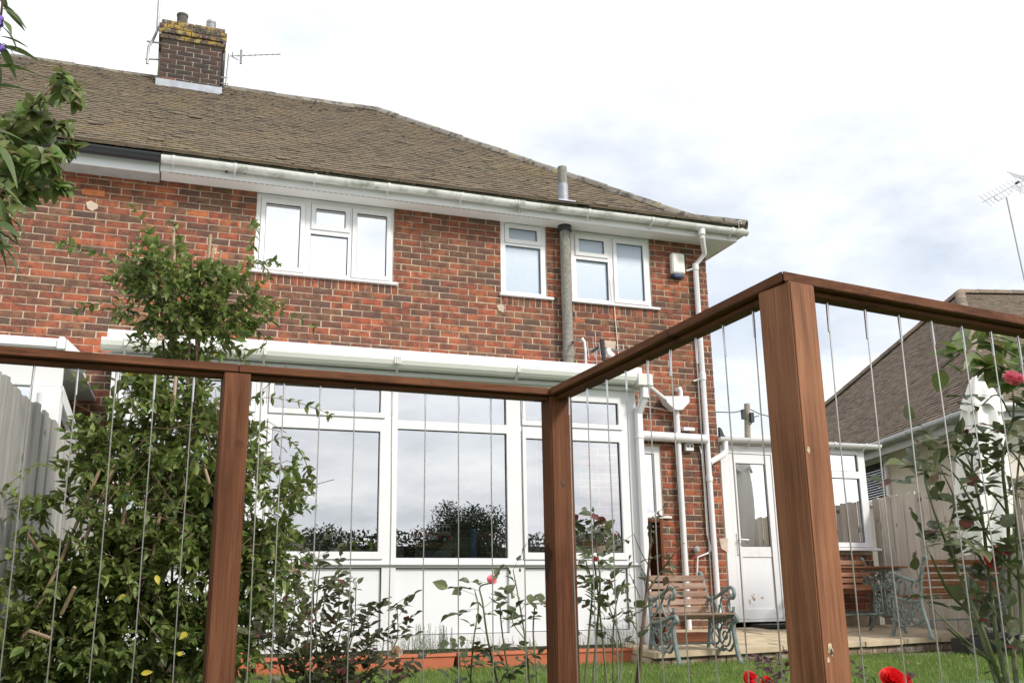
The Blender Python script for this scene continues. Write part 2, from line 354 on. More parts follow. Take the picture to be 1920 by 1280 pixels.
bump(nt, b, noise(nt, 40, 5, .7), .8, .012); MT['ridge'] = m
MT['stain'] = simple('plaster_patch', (.50, .40, .31), .9, var=.15)
MT['orange'] = simple('orange_brick', (.52, .17, .065), .9, var=.2, nscale=20)
def glass(name, fac, tint, rough=0.0, bumps=0):
    m, nt, b = new_mat(name); nt.nodes.remove(b); o = nt.nodes['Material Output']
    g = node(nt, 'ShaderNodeBsdfGlossy'); g.inputs['Roughness'].default_value = rough; g.inputs['Color'].default_value = (.97, .985, 1, 1)
    if bumps == 0:
        t = node(nt, 'ShaderNodeBsdfTransparent'); t.inputs[0].default_value = (*tint, 1)
        # slight waviness of old float glass
        bn = node(nt, 'ShaderNodeBump'); bn.inputs['Strength'].default_value = .05; bn.inputs['Distance'].default_value = .004
        nt.links.new(noise(nt, 4, 2), bn.inputs['Height']); nt.links.new(bn.outputs[0], g.inputs['Normal'])
    else:
        t = node(nt, 'ShaderNodeBsdfDiffuse'); t.inputs[0].default_value = (*tint, 1)
        bn = node(nt, 'ShaderNodeBump'); bn.inputs['Strength'].default_value = bumps; bn.inputs['Distance'].default_value = .01
        nt.links.new(noise(nt, 55, 2, .5, (1, 1, 1), 1.2), bn.inputs['Height']); nt.links.new(bn.outputs[0], g.inputs['Normal']); nt.links.new(bn.outputs[0], t.inputs['Normal'])
    mx = node(nt, 'ShaderNodeMixShader'); fr = node(nt, 'ShaderNodeFresnel'); fr.inputs[0].default_value = 1.5
    ad = node(nt, 'ShaderNodeMath', operation='ADD'); ad.use_clamp = True; ad.inputs[1].default_value = fac; nt.links.new(fr.outputs[0], ad.inputs[0])
    nt.links.new(ad.outputs[0], mx.inputs[0]); nt.links.new(t.outputs[0], mx.inputs[1]); nt.links.new(g.outputs[0], mx.inputs[2]); nt.links.new(mx.outputs[0], o.inputs[0])
    return m
MT['glass'] = glass('window_glass', .70, (.6, .64, .64)); MT['glass_cons'] = glass('conservatory_glass', .47, (.62, .64, .65))
MT['glass_obs'] = glass('obscured_glass', .16, (.18, .26, .345), .32, .12)  # pale blue sky reflection is put into the diffuse tint
def leafmat(name, stops, rough=.45, trans=.25, spec=.4):
    m, nt, b = new_mat(name); c = ramp(nt, rnd_node(nt), stops)
    p = ramp(nt, noise(nt, 45, 3), [(.35, (0, 0, 0)), (.8, (.35, .35, .35))]); c = mix(nt, p, c, tuple(x*1.6 for x in stops[-1][1]))
    nt.links.new(c, b.inputs['Base Color']); b.inputs['Roughness'].default_value = rough; b.inputs['Specular IOR Level'].default_value = spec
    t = node(nt, 'ShaderNodeBsdfTranslucent'); hv = node(nt, 'ShaderNodeHueSaturation'); hv.inputs['Value'].default_value = 1.35; hv.inputs['Hue'].default_value = .495
    nt.links.new(c, hv.inputs['Color']); nt.links.new(hv.outputs[0], t.inputs[0])
    mx = node(nt, 'ShaderNodeMixShader'); mx.inputs[0].default_value = trans; o = nt.nodes['Material Output']
    nt.links.new(b.outputs[0], mx.inputs[1]); nt.links.new(t.outputs[0], mx.inputs[2]); nt.links.new(mx.outputs[0], o.inputs[0]); return m
MT['leaf'] = leafmat('honeysuckle_leaf', [(0, (.050, .095, .033)), (.4, (.078, .142, .047)), (.75, (.115, .195, .062)), (.93, (.15, .225, .072)), (.99, (.20, .26, .09)), (1, (.35, .30, .04))], .4, .32)
MT['rose_leaf'] = leafmat('rose_leaf', [(0, (.045, .08, .035)), (.5, (.07, .115, .045)), (.8, (.10, .15, .055)), (.93, (.14, .18, .07)), (.97, (.11, .04, .03)), (1, (.16, .045, .04))], .4)
MT['dark_rose_leaf'] = leafmat('dark_rose_leaf', [(0, (.05, .075, .035)), (.5, (.075, .095, .042)), (.88, (.10, .12, .05)), (.95, (.12, .06, .05)), (1, (.16, .05, .05))], .4)
MT['purple_leaf'] = leafmat('purple_rose_leaf', [(0, (.05, .025, .03)), (.5, (.08, .03, .04)), (1, (.11, .05, .05))], .4)
MT['climber_leaf'] = leafmat('climber_leaf', [(0, (.065, .125, .030)), (.5, (.105, .185, .045)), (.85, (.15, .24, .06)), (.96, (.18, .27, .08)), (1, (.20, .07, .05))], .45, .3)
MT['long_leaf'] = leafmat('lance_leaf', [(0, (.05, .08, .028)), (.6, (.075, .11, .038)), (1, (.11, .15, .05))], .5, .25)
MT['far_leaf'] = leafmat('tree_leaf', [(0, (.02, .036, .015)), (1, (.04, .065, .025))], .7, .1)
MT['lavender'] = leafmat('lavender_leaf', [(0, (.07, .12, .05)), (1, (.13, .19, .09))], .7, .2)
MT['stem'] = simple('brown_stem', (.12, .075, .045), .8, var=.3, nscale=20); MT['green_stem'] = simple('green_stem', (.10, .12, .045), .6, var=.3, nscale=15)
MT['pink'] = leafmat('pink_petal', [(0, (.80, .20, .28)), (1, (.88, .34, .40))], .5, .3); MT['scarlet'] = leafmat('red_petal', [(0, (.58, .012, .012)), (1, (.75, .03, .02))], .5, .3)
MT['pale'] = leafmat('pale_petal', [(0, (.70, .45, .42)), (1, (.80, .70, .50))], .5, .3); MT['violet'] = leafmat('violet_petal', [(0, (.16, .09, .42)), (1, (.25, .15, .55))], .5, .3)
m, nt, b = new_mat('grass'); c = ramp(nt, noise(nt, 1.4, 6), [(.3, (.05, .10, .022)), (.55, (.075, .14, .03)), (.75, (.10, .165, .04))])
nt.links.new(c, b.inputs['Base Color']); b.inputs['Roughness'].default_value = .8; bump(nt, b, noise(nt, 60, 4), 1, .02); MT['grass'] = m
MT['blade'] = grassmat('grass_blade', [(0, (.075, .15, .025)), (.6, (.13, .235, .04)), (.9, (.18, .28, .055)), (1, (.30, .29, .11))], .6, .3)
# ---------------------------------------------------------------- ground
G0 = -.5
lawn = MB(); lawn.add([(-150, -150, G0), (150, -150, G0), (150, 150, G0), (-150, 150, G0)], [(0, 1, 2, 3)])
struct(lawn.build('lawn', MT['grass'], fix=False))
def patio_z(Y): return -.24-(10.6-Y)*.0615
EDGE = lambda X: 8.46+.16*(X-5.5)             # front edge of the patio
pat = MB()
pat.prism([(4.3, EDGE(4.3)+.06, G0-.1), (12, EDGE(9)+.06, G0-.1), (12, 10.9, G0-.1), (4.3, 10.9, G0-.1)], (0, 0, .01))
vs = [(4.3, EDGE(4.3)+.08, patio_z(EDGE(4.3))-.055), (8.8, EDGE(8.8)+.08, patio_z(EDGE(8.8))-.055), (8.8, 10.9, patio_z(10.9)-.055), (4.3, 10.9, patio_z(10.9)-.055)]
pat.add(vs+[(x, y, G0-.1) for x, y, z in vs], [(0, 1, 2, 3), (0, 4, 5, 1), (1, 5, 6, 2), (2, 6, 7, 3), (3, 7, 4, 0)])
patio = struct(pat.build('patio', MT['mortar']))
rows = 5
for rI in range(rows):
    x = 4.3-(.3 if rI % 2 else 0)
    while x < 8.75:
        wd = random.choice((.45, .6, .6, .75)) if rI else random.choice((.55, .7, .8)); x1 = min(x+wd, 8.78)
        def yy(X, t): return EDGE(X)+t*(10.58-EDGE(X))
        t0 = [0, .13, .36, .58, .80][rI]; t1 = [.13, .36, .58, .80, 1][rI]
        xa = max(x, 4.3)+.006; xb = x1-.006
        if xb-xa > .08:
            dz = random.uniform(-.004, .004); tz = random.uniform(-.003, .003); q = []
            y4 = [(xa, yy(xa, t0)+.006), (xb, yy(xb, t0)+.006), (xb, yy(xb, t1)-.006), (xa, yy(xa, t1)-.006)]
            y4 = [(a+random.uniform(-.003, .003), c+random.uniform(-.004, .004)) for a, c in y4]
            top = [(a, c, patio_z(c)+dz+(tz if i in (1, 2) else 0)) for i, (a, c) in enumerate(y4)]; bot = [(a, c, z-.052) for a, c, z in top]
            s = MB(); s.add(top+bot, [(0, 1, 2, 3), (7, 6, 5, 4), (0, 4, 5, 1), (1, 5, 6, 2), (2, 6, 7, 3), (3, 7, 4, 0)])
            s.build('paving_slab', MT['slab'], patio, bevel=.004)
        x = x1
# retaining brick course below the patio edge
def brick_variant():
    v = []; f = []; nx, nz = 4, 2
    j = [[(random.uniform(-.0018, .0018), random.uniform(-.0022, .0008), random.uniform(-.002, .002)) for _ in range(nx+1)] for _ in range(nz+1)]
    for k in range(nz+1):
        for i in range(nx+1):
            e = .004 if (i in (0, nx) or k in (0, nz)) else 0
            v.append((-.1075+.215*i/nx+j[k][i][0], j[k][i][1]+e, -.0325+.065*k/nz+j[k][i][2]))
    for k in range(nz):
        for i in range(nx): a = k*(nx+1)+i; f.append((a, a+1, a+nx+2, a+nx+1))
    ring = [i for i in range(nx+1)]+[k*(nx+1)+nx for k in range(1, nz+1)]+[nz*(nx+1)+i for i in range(nx-1, -1, -1)]+[k*(nx+1) for k in range(nz-1, 0, -1)]
    b = len(v)
    for q in ring: x, y, z = v[q]; v.append((x, .03, z))
    n = len(ring)
    for i in range(n): f.append((ring[i], b+i, b+(i+1) % n, ring[(i+1) % n]))
    return np.array(v), f
BV = [brick_variant() for _ in range(7)]
def brick_T(cx, cz, Y, wd, h, yaw=0):
    y = Y+random.uniform(0, .0035); flip = random.choice((1, -1))
    a = yaw; return TRS((cx, y, cz), np.array([math.cos(a), math.sin(a), 0])*wd/.215, (-math.sin(a), math.cos(a), 0), np.array([0, 0, 1])*h/.065)
rb = []
for i in range(22):
    X = 4.4+i*.21
    for k in range(2):
        XX = X+(.1 if k else 0); zt = patio_z(EDGE(XX))-.06-.0375-k*.075
        rb.append((random.randrange(7), brick_T(XX, zt, EDGE(XX)+.03+.012, .2, .065, math.atan(.16))))
pieces('brick', BV, rb, MT['old_brick'], patio, 60)
# grey paving on the lawn at the right and the soil strip along the conservatory
s = MB(); s.prism([(7.15, 8.45, G0-.05), (8.75, 7.9, G0-.05), (8.75, 8.72, G0-.05), (7.1, 8.62, G0-.05)], (0, 0, .062)); struct(s.build('grey_path', MT['slab_grey'], bevel=.004))
s = MB(); s.prism([(-.4, 9.02, G0-.05), (4.3, 8.86, G0-.05), (4.3, 10.5, G0-.05), (-.4, 10.5, G0-.05)], (0, 0, .17)); struct(s.build('flower_bed', MT['soil']))
# grass blades
nb = 52000
gx = rng.uniform(.6, 9.2, nb); gy = rng.uniform(5.4, 9.0, nb)
keep = (gy < 8.42+.16*(gx-5.5)) | (gx < 4.4); keep &= ~((gx > 7.1) & (gy > 8.62-.4*(gx-7.1))); keep &= gy < 8.95
gx, gy = gx[keep], gy[keep]; nb = len(gx)
h = rng.uniform(.025, .06, nb); an = rng.uniform(0, 6.28, nb); wd = rng.uniform(.0018, .0035, nb); ln = rng.uniform(0, .03, nb); la = rng.uniform(0, 6.28, nb)
V = np.zeros((nb, 5, 3)); cx, sx = np.cos(an)*wd, np.sin(an)*wd
for i, (sg, t) in enumerate(((-1, 0), (1, 0), (1, .55), (-1, .55), (0, 1))):
    q = (1 if t == 0 else .8 if t < 1 else 0)
    V[:, i, 0] = gx+sg*cx*q+np.cos(la)*ln*t*t; V[:, i, 1] = gy+sg*sx*q+np.sin(la)*ln*t*t; V[:, i, 2] = G0+h*t
fa = []
for i in range(nb): b0 = i*5; fa += [(b0, b0+1, b0+2, b0+3), (b0+3, b0+2, b0+4)]
me = raw_mesh('grass', V.reshape(-1, 3).tolist(), fa, MT['blade'], False, np.repeat(rng.random(nb), 5).tolist())
go = bpy.data.objects.new('grass', me); COL.objects.link(go); stuff(go); go['label'] = 'short mown green grass of the lawn'

# ---------------------------------------------------------------- the brick house
WY = 10.58; CX = 6.52; WT = 4.52
house = thing('brick_house', 'two storey red brick house with brown tiled hipped roof and white windows', 'house', (2, WY, G0))
def rect(Y, tl, br):
    a = at(*tl, Y); b_ = at(*br, Y); return (a.x, b_.x, b_.z, a.z)
def zr(x0, y0, s, a, b_): return (x0+a/s, y0+b_/s)
S1 = 1917/340; Q1 = lambda a, b_: zr(440, 340, S1, a, b_); Q2 = lambda a, b_: zr(900, 390, S1, a, b_)
W1 = (.885, 2.425, 3.585, 4.50); W2 = (3.725, 4.305, 3.585, 4.515); W3 = (4.635, 5.71, 3.585, 4.50)
SW = (5.2, 5.715, 1.03, 1.86); NW = (-3.2, -1.68, 3.55, 4.46)
holes = [W1, W2, W3, SW, NW, (2.35, 2.75, -.6, .2)]
sold = [(W1[0]-.05, W1[1]+.06), (W2[0]-.0, W2[1]+.07), (W3[0]-.06, W3[1]+.09)]
ZS = 3.565
wm = MB(); wm.plate(-5, CX-.004, -.7, WT+.08, WY+.0085, WY+.25, [h_ for h_ in holes[:5]])
wm.box(CX-.26, CX-.006, WY+.25, WY+8, -.7, WT+.08); wm.box(-5, CX-.26, WY+7.8, WY+8, -.7, WT+.08)
wall = wm.build('wall', MT['mortar'], house)
bricks = []
def course(zc, h_, off, x0, x1, hs):
    iv = [(x0, x1)]
    for a, b_, c, d in hs:
        if c < zc+h_*.3 and d > zc-h_*.3:
            nv = []
            for p, q in iv:
                if b_ <= p or a >= q: nv.append((p, q)); continue
                if a-p > .03: nv.append((p, a))
                if q-b_ > .03: nv.append((b_, q))
            iv = nv
    for p, q in iv:
        k = math.floor((p-off)/.225); x = off+k*.225
        edges = [p]
        while x < q:
            if x > p+.05 and x < q-.05: edges.append(x)
            x += .225
        edges.append(q)
        for a, b_ in zip(edges, edges[1:]):
            jl = random.uniform(-.003, .003)
            bricks.append((random.randrange(7), brick_T((a+b_)/2+jl, zc+random.uniform(-.0015, .0015), WY, max(.03, b_-a-.0105), h_)))
ZT = ZS-.112; HS = holes+[(a, b_, ZT, ZS+.02) for a, b_ in sold]
n_up = int((WT-ZT)/.075)+1
for k in range(-62, n_up):
    zc = ZT+.0375+.075*k+.005
    if zc > WT+.03 or zc < -.62: continue
    course(zc, .065, (.5+random.uniform(-.012, .012))+(.1125 if k % 2 else 0), -3.2, CX, HS)
for a, b_ in sold:
    n_ = round((b_-a)/.075); st_ = (b_-a)/n_
    for i in range(n_): bricks.append((random.randrange(7), brick_T(a+(i+.5)*st_, (ZT+ZS)/2+.002, WY, st_-.010, ZS-ZT-.012)))
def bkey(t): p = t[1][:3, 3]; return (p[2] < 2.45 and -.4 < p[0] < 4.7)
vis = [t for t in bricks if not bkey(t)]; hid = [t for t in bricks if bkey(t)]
pieces('brick', BV, vis, MT['brick'], wall, 300); joined('brick', BV, hid, MT['sooty_dim'], wall)  # wall behind the conservatory panes: dimness painted in with darker brick and mortar
s = MB(); s.add([(-.4, WY+.0065, -.4), (4.66, WY+.0065, -.4), (4.66, WY+.0065, 2.40), (-.4, WY+.0065, 2.40)], [(0, 1, 2, 3)]); s.build('dimmed_inner_mortar', MT['dimmed_inner_mortar'], wall, fix=False)
# brighter replaced brick and plaster patches on the wall
def patch(pts, m, name, dy):
    v = [at(x, y, WY) for x, y in pts]; s = MB(); s.prism([(p.x, WY-dy, p.z) for p in v], (0, dy+.006, 0)); s.build(name, m, wall, bevel=.001)
patch([(161, 380), (170, 376), (184, 384), (183, 391), (172, 396), (164, 391)], MT['stain'], 'mortar_patch', .004)
patch([(154, 354), (197, 359), (196, 369), (153, 364)], MT['orange'], 'orange_brick', .005)
patch([(931, 573), (940, 569), (946, 575), (944, 586), (935, 582)], MT['stain'], 'mortar_patch', .004)
patch([(1348, 1009), (1364, 1008), (1364, 1035), (1352, 1028)], MT['stain'], 'mortar_patch', .005)
patch([(1133, 638), (1155, 640), (1153, 655), (1134, 651)], MT['stain'], 'mortar_patch', .004)
# eaves: soffit, fascia, gutter
FY = 10.30; FX = 6.82
s = MB(); s.box(-.13, FX-.02, FY+.02, WY+.1, 4.50, 4.515); s.box(CX-.05, FX-.02, WY+.1, WY+7.8, 4.50, 4.515); s.build('soffit', MT['soffit'], house)
s = MB(); s.box(-5, -.14, FY+.03, WY+.1, 4.47, 4.515); s.build('soffit', MT['grey_panel'], house)
s = MB()
for i in range(70): s.box(-.05+i*.062, -.05+i*.062+.045, FY+.05, FY+.056, 4.4975, 4.4999)
s.build('soffit_vent', MT['gasket'], house)
s = MB(); s.box(-.14, FX, FY, FY+.02, 4.487, 4.70); s.box(FX-.02, FX, FY+.02, WY+7.8, 4.487, 4.70); s.build('fascia', MT['white'], house, bevel=.002)
s = MB(); s.box(-5, -.15, FY+.01, FY+.03, 4.46, 4.66); s.build('fascia', MT['white2'], house, bevel=.002)
GY_, GZ = FY-.068, 4.615
def gutter(name, x0, x1, Y, Z, R_, m, parent, axis='x', caps=True):
    s = MB(); n = 14; seg = max(1, int((x1-x0)/.5)); vs = []; fs = []
    for r_ in (R_, R_-.005):
        for i in range(seg+1):
            X = x0+(x1-x0)*i/seg; sag = .004*math.sin(i*1.3)
            for k in range(n+1):
                a = math.pi+math.pi*k/n; vs.append((X, Y+r_*math.cos(a), Z+r_*math.sin(a)+sag) if axis == 'x' else (Y+r_*math.cos(a), X, Z+r_*math.sin(a)))
    m_ = (seg+1)*(n+1)
    for q in (0, m_):
        for i in range(seg):
            for k in range(n): a = q+i*(n+1)+k; fs.append((a, a+1, a+n+2, a+n+1))
    for i in range(seg):
        for k in (0, n): a = i*(n+1)+k; fs.append((a, a+n+1, m_+a+n+1, m_+a))
    s.add(vs, fs)
    if caps:
        for X in (x0, x1):
            pts = [((X, Y+R_*math.cos(math.pi+math.pi*k/n), Z+R_*math.sin(math.pi+math.pi*k/n)) if axis == 'x' else (Y+R_*math.cos(math.pi+math.pi*k/n), X, Z+R_*math.sin(math.pi+math.pi*k/n))) for k in range(n+1)]
            s.add(pts, [tuple(range(n+1))])
    return s.build(name, m, parent, smooth=True)
gut = gutter('gutter', -.14, 6.93, GY_, GZ, .062, MT['gutter'], house)
gutter('gutter', -5, -.145, GY_, GZ+.012, .074, MT['black'], house)
s = MB(); s.tube([(6.87, GY_, GZ-.012), (6.87, WY+7.8, GZ-.012)], .055, 10); s.build('gutter', MT['gutter'], house, smooth=True)
def bracket(X, Y, Z, R_, m, parent, wd=.028):
    s = MB(); n = 10; vs = []; fs = []
    for xx in (X-wd/2, X+wd/2):
        for r_ in (R_+.006, R_+.0005):
            for k in range(n+1):
                a = math.pi*.98+math.pi*1.04*k/n; vs.append((xx, Y+r_*math.cos(a), Z+r_*math.sin(a)))
    for k in range(n): fs += [(k, k+1, n+2+k, n+1+k), (k, 2*(n+1)+k, 2*(n+1)+k+1, k+1), (2*(n+1)+k, 3*(n+1)+k, 3*(n+1)+k+1, 2*(n+1)+k+1)]
    s.add(vs, fs); s.bar((X, Y, Z-R_), (X, Y+R_+.012, Z-R_-.045), wd*.7, .008, (1, 0, 0)); return s.build('bracket', m, parent)
for xg in (323, 440, 590, 728, 864, 1100, 1217, 1362): bracket(at(xg, 330, GY_).x, GY_, GZ, .062, MT['white'], gut)
xj = at(972, 378, GY_).x
for d in (-.05, -.015, .02, .055): bracket(xj+d, GY_, GZ, .063, MT['gutter'], gut, .013)
for xl in (425, 460):
    p = at(xl, 322 if xl < 440 else 324, FY-.03); s = MB(); s.tube([(p.x, FY, p.z+.01), (p.x, FY-.05, p.z)], .014, 8); s.build('cable_clip', MT['black'], house, smooth=True)
# roof
PROF = [(10.215, 4.665), (10.72, 4.915), (14.083, 7.584), (14.09, 7.59)]
def prof(sd_):
    for (a, b_), (c, d) in zip(PROF, PROF[1:]):
        l = math.hypot(c-a, d-b_)
        if sd_ <= l: t = sd_/l; return a+(c-a)*t, b_+(d-b_)*t, math.atan2(d-b_, c-a)
        sd_ -= l
    return 14.09, 7.59, .6
HIPX = lambda Y: 6.90-(Y-10.215)*(6.90-2.927)/(14.083-10.215)
s = MB(); e = -.02
s.add([(-5.2, 10.24, 4.64), (HIPX(10.24)-.02, 10.24, 4.64), (HIPX(10.72)-.02, 10.72, 4.885), (-5.2, 10.72, 4.885)], [(0, 1, 2, 3)])
s.add([(-5.2, 10.72, 4.885), (HIPX(10.72)-.02, 10.72, 4.885), (2.927, 14.083, 7.55), (-5.2, 14.083, 7.55)], [(0, 1, 2, 3)])
s.add([(HIPX(10.24)-.02, 10.24, 4.64), (HIPX(10.24), 17.9, 4.64), (2.927, 14.083, 7.55)], [(0, 1, 2)])
s.add([(-5.2, 14.083, 7.55), (2.927, 14.083, 7.55), (HIPX(10.24), 17.9, 4.64), (-5.2, 17.9, 4.64)], [(0, 1, 2, 3)])
roof = s.build('roof', MT['tile'], house, fix=False)
def tile_variant():
    j = lambda a: random.uniform(-a, a)
    w2, ln, th = .0805, .165, .016
    lift = j(.0012); v = [(-w2+j(.0015), 0+j(.003), .018+lift+j(.0008)), (w2+j(.0015), 0+j(.003), .018-lift+j(.0008)), (w2, ln, .001), (-w2, ln, .001), (0, j(.002), .0195+j(.0008)), (0, ln, .004)]
    v += [(x, y, z-th) for x, y, z in v[:2]]+[(v[4][0], v[4][1], v[4][2]-th), (w2, ln, -th), (-w2, ln, -th)]
    f = [(0, 4, 5, 3), (4, 1, 2, 5), (0, 6, 8, 4), (4, 8, 7, 1), (0, 3, 10, 6), (1, 7, 9, 2)]
    return np.array(v), f
TV = [tile_variant() for _ in range(8)]
tl = []; sd_ = 0; row = 0
while sd_ < 4.78:
    Y, Z, a = prof(sd_); nrm = np.array([0, -math.sin(a), math.cos(a)]); up = np.array([0, math.cos(a), math.sin(a)])
    x = -3.6+(.0825 if row % 2 else 0)+random.uniform(-.006, .006)
    while x < HIPX(Y)-.03:
        if not (-.36 < x < .58 and Z > 7.27):
            yw = random.gauss(0, .005); drop = random.gauss(0, .0022)+(-.015 if random.random() < .006 else 0)
            ax = np.array([math.cos(yw), 0, 0])+up*math.sin(yw); ay = np.cross(nrm, ax)
            wdt = 1 if x+.0825 < HIPX(Y) else .7
            dz = random.gauss(.0, .0014)+(.010 if random.random() < .012 else 0)
            tl.append((random.randrange(8), TRS(np.array([x, Y, Z])+up*drop+nrm*(dz+.004), ax*wdt, ay, nrm)))
        x += .165+random.uniform(-.0015, .0015)
    row += 1; sd_ += .098
pieces('tile', TV, tl, MT['tile'], roof, 300)
def half_round(s, p, q, R_, n=8, drop=.35):
    p = Vector(p); q = Vector(q); d = (q-p).normalized(); side = d.cross(Vector((0, 0, 1))).normalized(); u = side.cross(d); vs = []
    for e_, sc in ((p, 1.06), (q, 1.0)):
        for r_ in (R_*sc, R_*sc-.015):
            for k in range(n+1): a = math.pi*k/n; vs.append(e_+side*math.cos(a)*r_+u*(math.sin(a)*r_-drop*R_))
    fs = []; m_ = n+1
    for k in range(n): fs += [(k, k+1, 2*m_+k+1, 2*m_+k), (k, m_+k, m_+k+1, k+1), (2*m_+k, 2*m_+k+1, 3*m_+k+1, 3*m_+k)]
    s.add(vs, fs)
h0 = Vector((6.92, 10.2, 4.70)); hk = Vector((HIPX(10.72), 10.72, 4.945)); h1 = Vector((2.927, 14.083, 7.61))
pts = [h0.lerp(hk, i/2) for i in range(3)]+[hk.lerp(h1, i/13) for i in range(1, 14)]
for a, b_ in zip(pts, pts[1:]):
    s = MB(); j = Vector((0, 0, random.uniform(-.008, .008))); half_round(s, a+j, b_+j+(b_-a).normalized()*.02, .088, 8, .5); s.build('hip_tile', MT['ridge'], roof, smooth=True)
x = 2.95
while x > -3.4:
    if not (-.36 < x-.2 < .62):
        s = MB(); j = random.uniform(-.012, .012); half_round(s, (x, 14.083, 7.60+j-.018*(2.9-x)*.6), (x-.42, 14.083, 7.60+j-.018*(2.9-x)*.6), .10, 8, .55); s.build('ridge_tile', MT['ridge'], roof, smooth=True)
    x -= .40
s = MB(); bp = at(1388, 425, 10.12); s.tube([(bp.x, 10.15, bp.z-.02), (bp.x, 10.15, bp.z+.06)]+[(bp.x+.022-.022*math.cos(t), 10.15, bp.z+.07+.022*math.sin(t)) for t in np.linspace(0, 4.2, 9)], .005, 6); s.build('hip_iron', MT['galv'], roof)
# moss clumps on the roof
mm = MB()
for i in range(170):
    Y, Z, a = prof(random.uniform(.6, 4.6)); X = random.uniform(-2.6, HIPX(Y)-.2)
    if i < 70: Y, Z, a = prof(4.62-abs(random.gauss(0, .25))); X = random.uniform(-2.6, 2.9)
    if i > 140: t = random.random(); X = HIPX(Y)-.12
    if -.4 < X < .65 and Z > 7.2: continue
    r_ = random.uniform(.012, .034); mm.lathe((X, Y, Z+.012), [(r_, 0), (r_*.8, r_*.45), (r_*.3, r_*.7)], 6)
stuff(mm.build('moss', MT['soil'], roof, smooth=True))
# vent pipe above the roof and soil pipe on the wall
s = MB(); vx = 4.50; s.tube([(vx, 10.47, 4.75), (vx, 10.47, 5.26)], .058, 18); vent = s.build('vent_pipe', MT['asbestos'], house, smooth=True)
s = MB(); s.tube([(vx, 10.47, 4.72), (vx, 10.47, 5.03)], .066, 18); s.box(vx-.1, vx+.12, 10.36, 10.56, 4.775, 4.79); s.build('lead_sleeve', MT['lead'], vent, smooth=True)
s = MB(); s.tube([(4.522, 10.50, 4.5), (4.522, 10.50, 4.43)], .085, 18); s.build('pipe_collar', MT['black'], house, smooth=True)
s = MB(); s.tube([(4.522, 10.50, 4.45), (4.522, 10.50, 2.45)], .063, 18); s.lathe((4.522, 10.50, 2.86), [(.063, -.01), (.072, 0), (.072, .09), (.063, .1)], 18); s.build('soil_pipe', MT['asbestos'], house, smooth=True)
# chimney
ch = MB(); CY = 13.62; ch.box(-.30, .525, CY+.01, CY+.85, 6.7, 8.27); ch.box(-.34, .60, CY+.45, CY+1.0, 6.9, 8.2)
chim = ch.build('chimney', MT['soot_mortar'], house)
cb = []; zc = 7.30
for k in range(13):
    z_ = 7.335+.075*k; ov = 0; xa, xb, yy_ = -.31, .535, CY
    if k == 9: xa, xb, yy_ = -.335, .56, CY-.025
    if k >= 10: xa, xb, yy_ = -.36, .585, CY-.05
    if k == 12: xa, xb, yy_ = -.33, .555, CY-.025
    off = xa+(.1125 if k % 2 else 0.0); ed = [xa]; x = off
    while x < xb:
        if x > xa+.05 and x < xb-.05: ed.append(x)
        x += .225
    ed.append(xb)
    for a, b_ in zip(ed, ed[1:]): cb.append((k, (random.randrange(7), brick_T((a+b_)/2, z_, yy_, b_-a-.01, .065))))
pieces('brick', BV, [t for k, t in cb if k < 9], MT['sooty_dim'], chim); pieces('brick', BV, [t for k, t in cb if k >= 9], MT['lichen'], chim)
s = MB(); s.box(-.35, .575, CY-.02, CY+.8, 8.015, 8.045); s.box(-.33, .55, CY, CY+.8, 8.24, 8.262); s.prism([(-.30, CY+.0, 8.262), (.53, CY+.0, 8.262), (.5, CY+.12, 8.31), (-.27, CY+.12, 8.31)], (0, .6, 0)); s.build('flaunching', MT['lichen'], chim)
s = MB(); s.box(-.345, .545, CY-.045, CY-.012, 7.17, 7.315); s.box(.535, .56, CY-.04, CY+.3, 7.19, 7.33); s.build('lead_flashing', MT['lead'], chim, bevel=.004)
def pot(x, y, col, zb, r_, lou):
    p = at(x, y, CY+.25); s = MB(); s.lathe((p.x, CY+.25, 8.28), [(r_, 0), (r_, zb), (r_*1.1, zb), (r_*1.1, zb+.03), (r_*.85, zb+.03), (r_*.85, zb-.02)], 20); o = s.build('chimney_pot', col, chim, smooth=True)
    if lou:
        q = MB()
        for k in range(5):
            for j in range(12): a = j*math.pi/6; q.obox((p.x+math.cos(a)*r_*1.04, CY+.25+math.sin(a)*r_*1.04, 8.40+k*.024), (-math.sin(a), math.cos(a), 0), (0, 0, 1), (math.cos(a), math.sin(a), .4), .018, .004, .006)
        q.build('louvre', MT['chrome'], o)
pot(342, 35, MT['pot'], .24, .075, False); pot(396, 45, MT['galv'], .21, .062, True)
s = MB(); s.tube([(.55, CY+.2, 8.0), (.56, CY+.2, 7.45)], .03, 8); s.build('cable', MT['black'], chim, smooth=True)
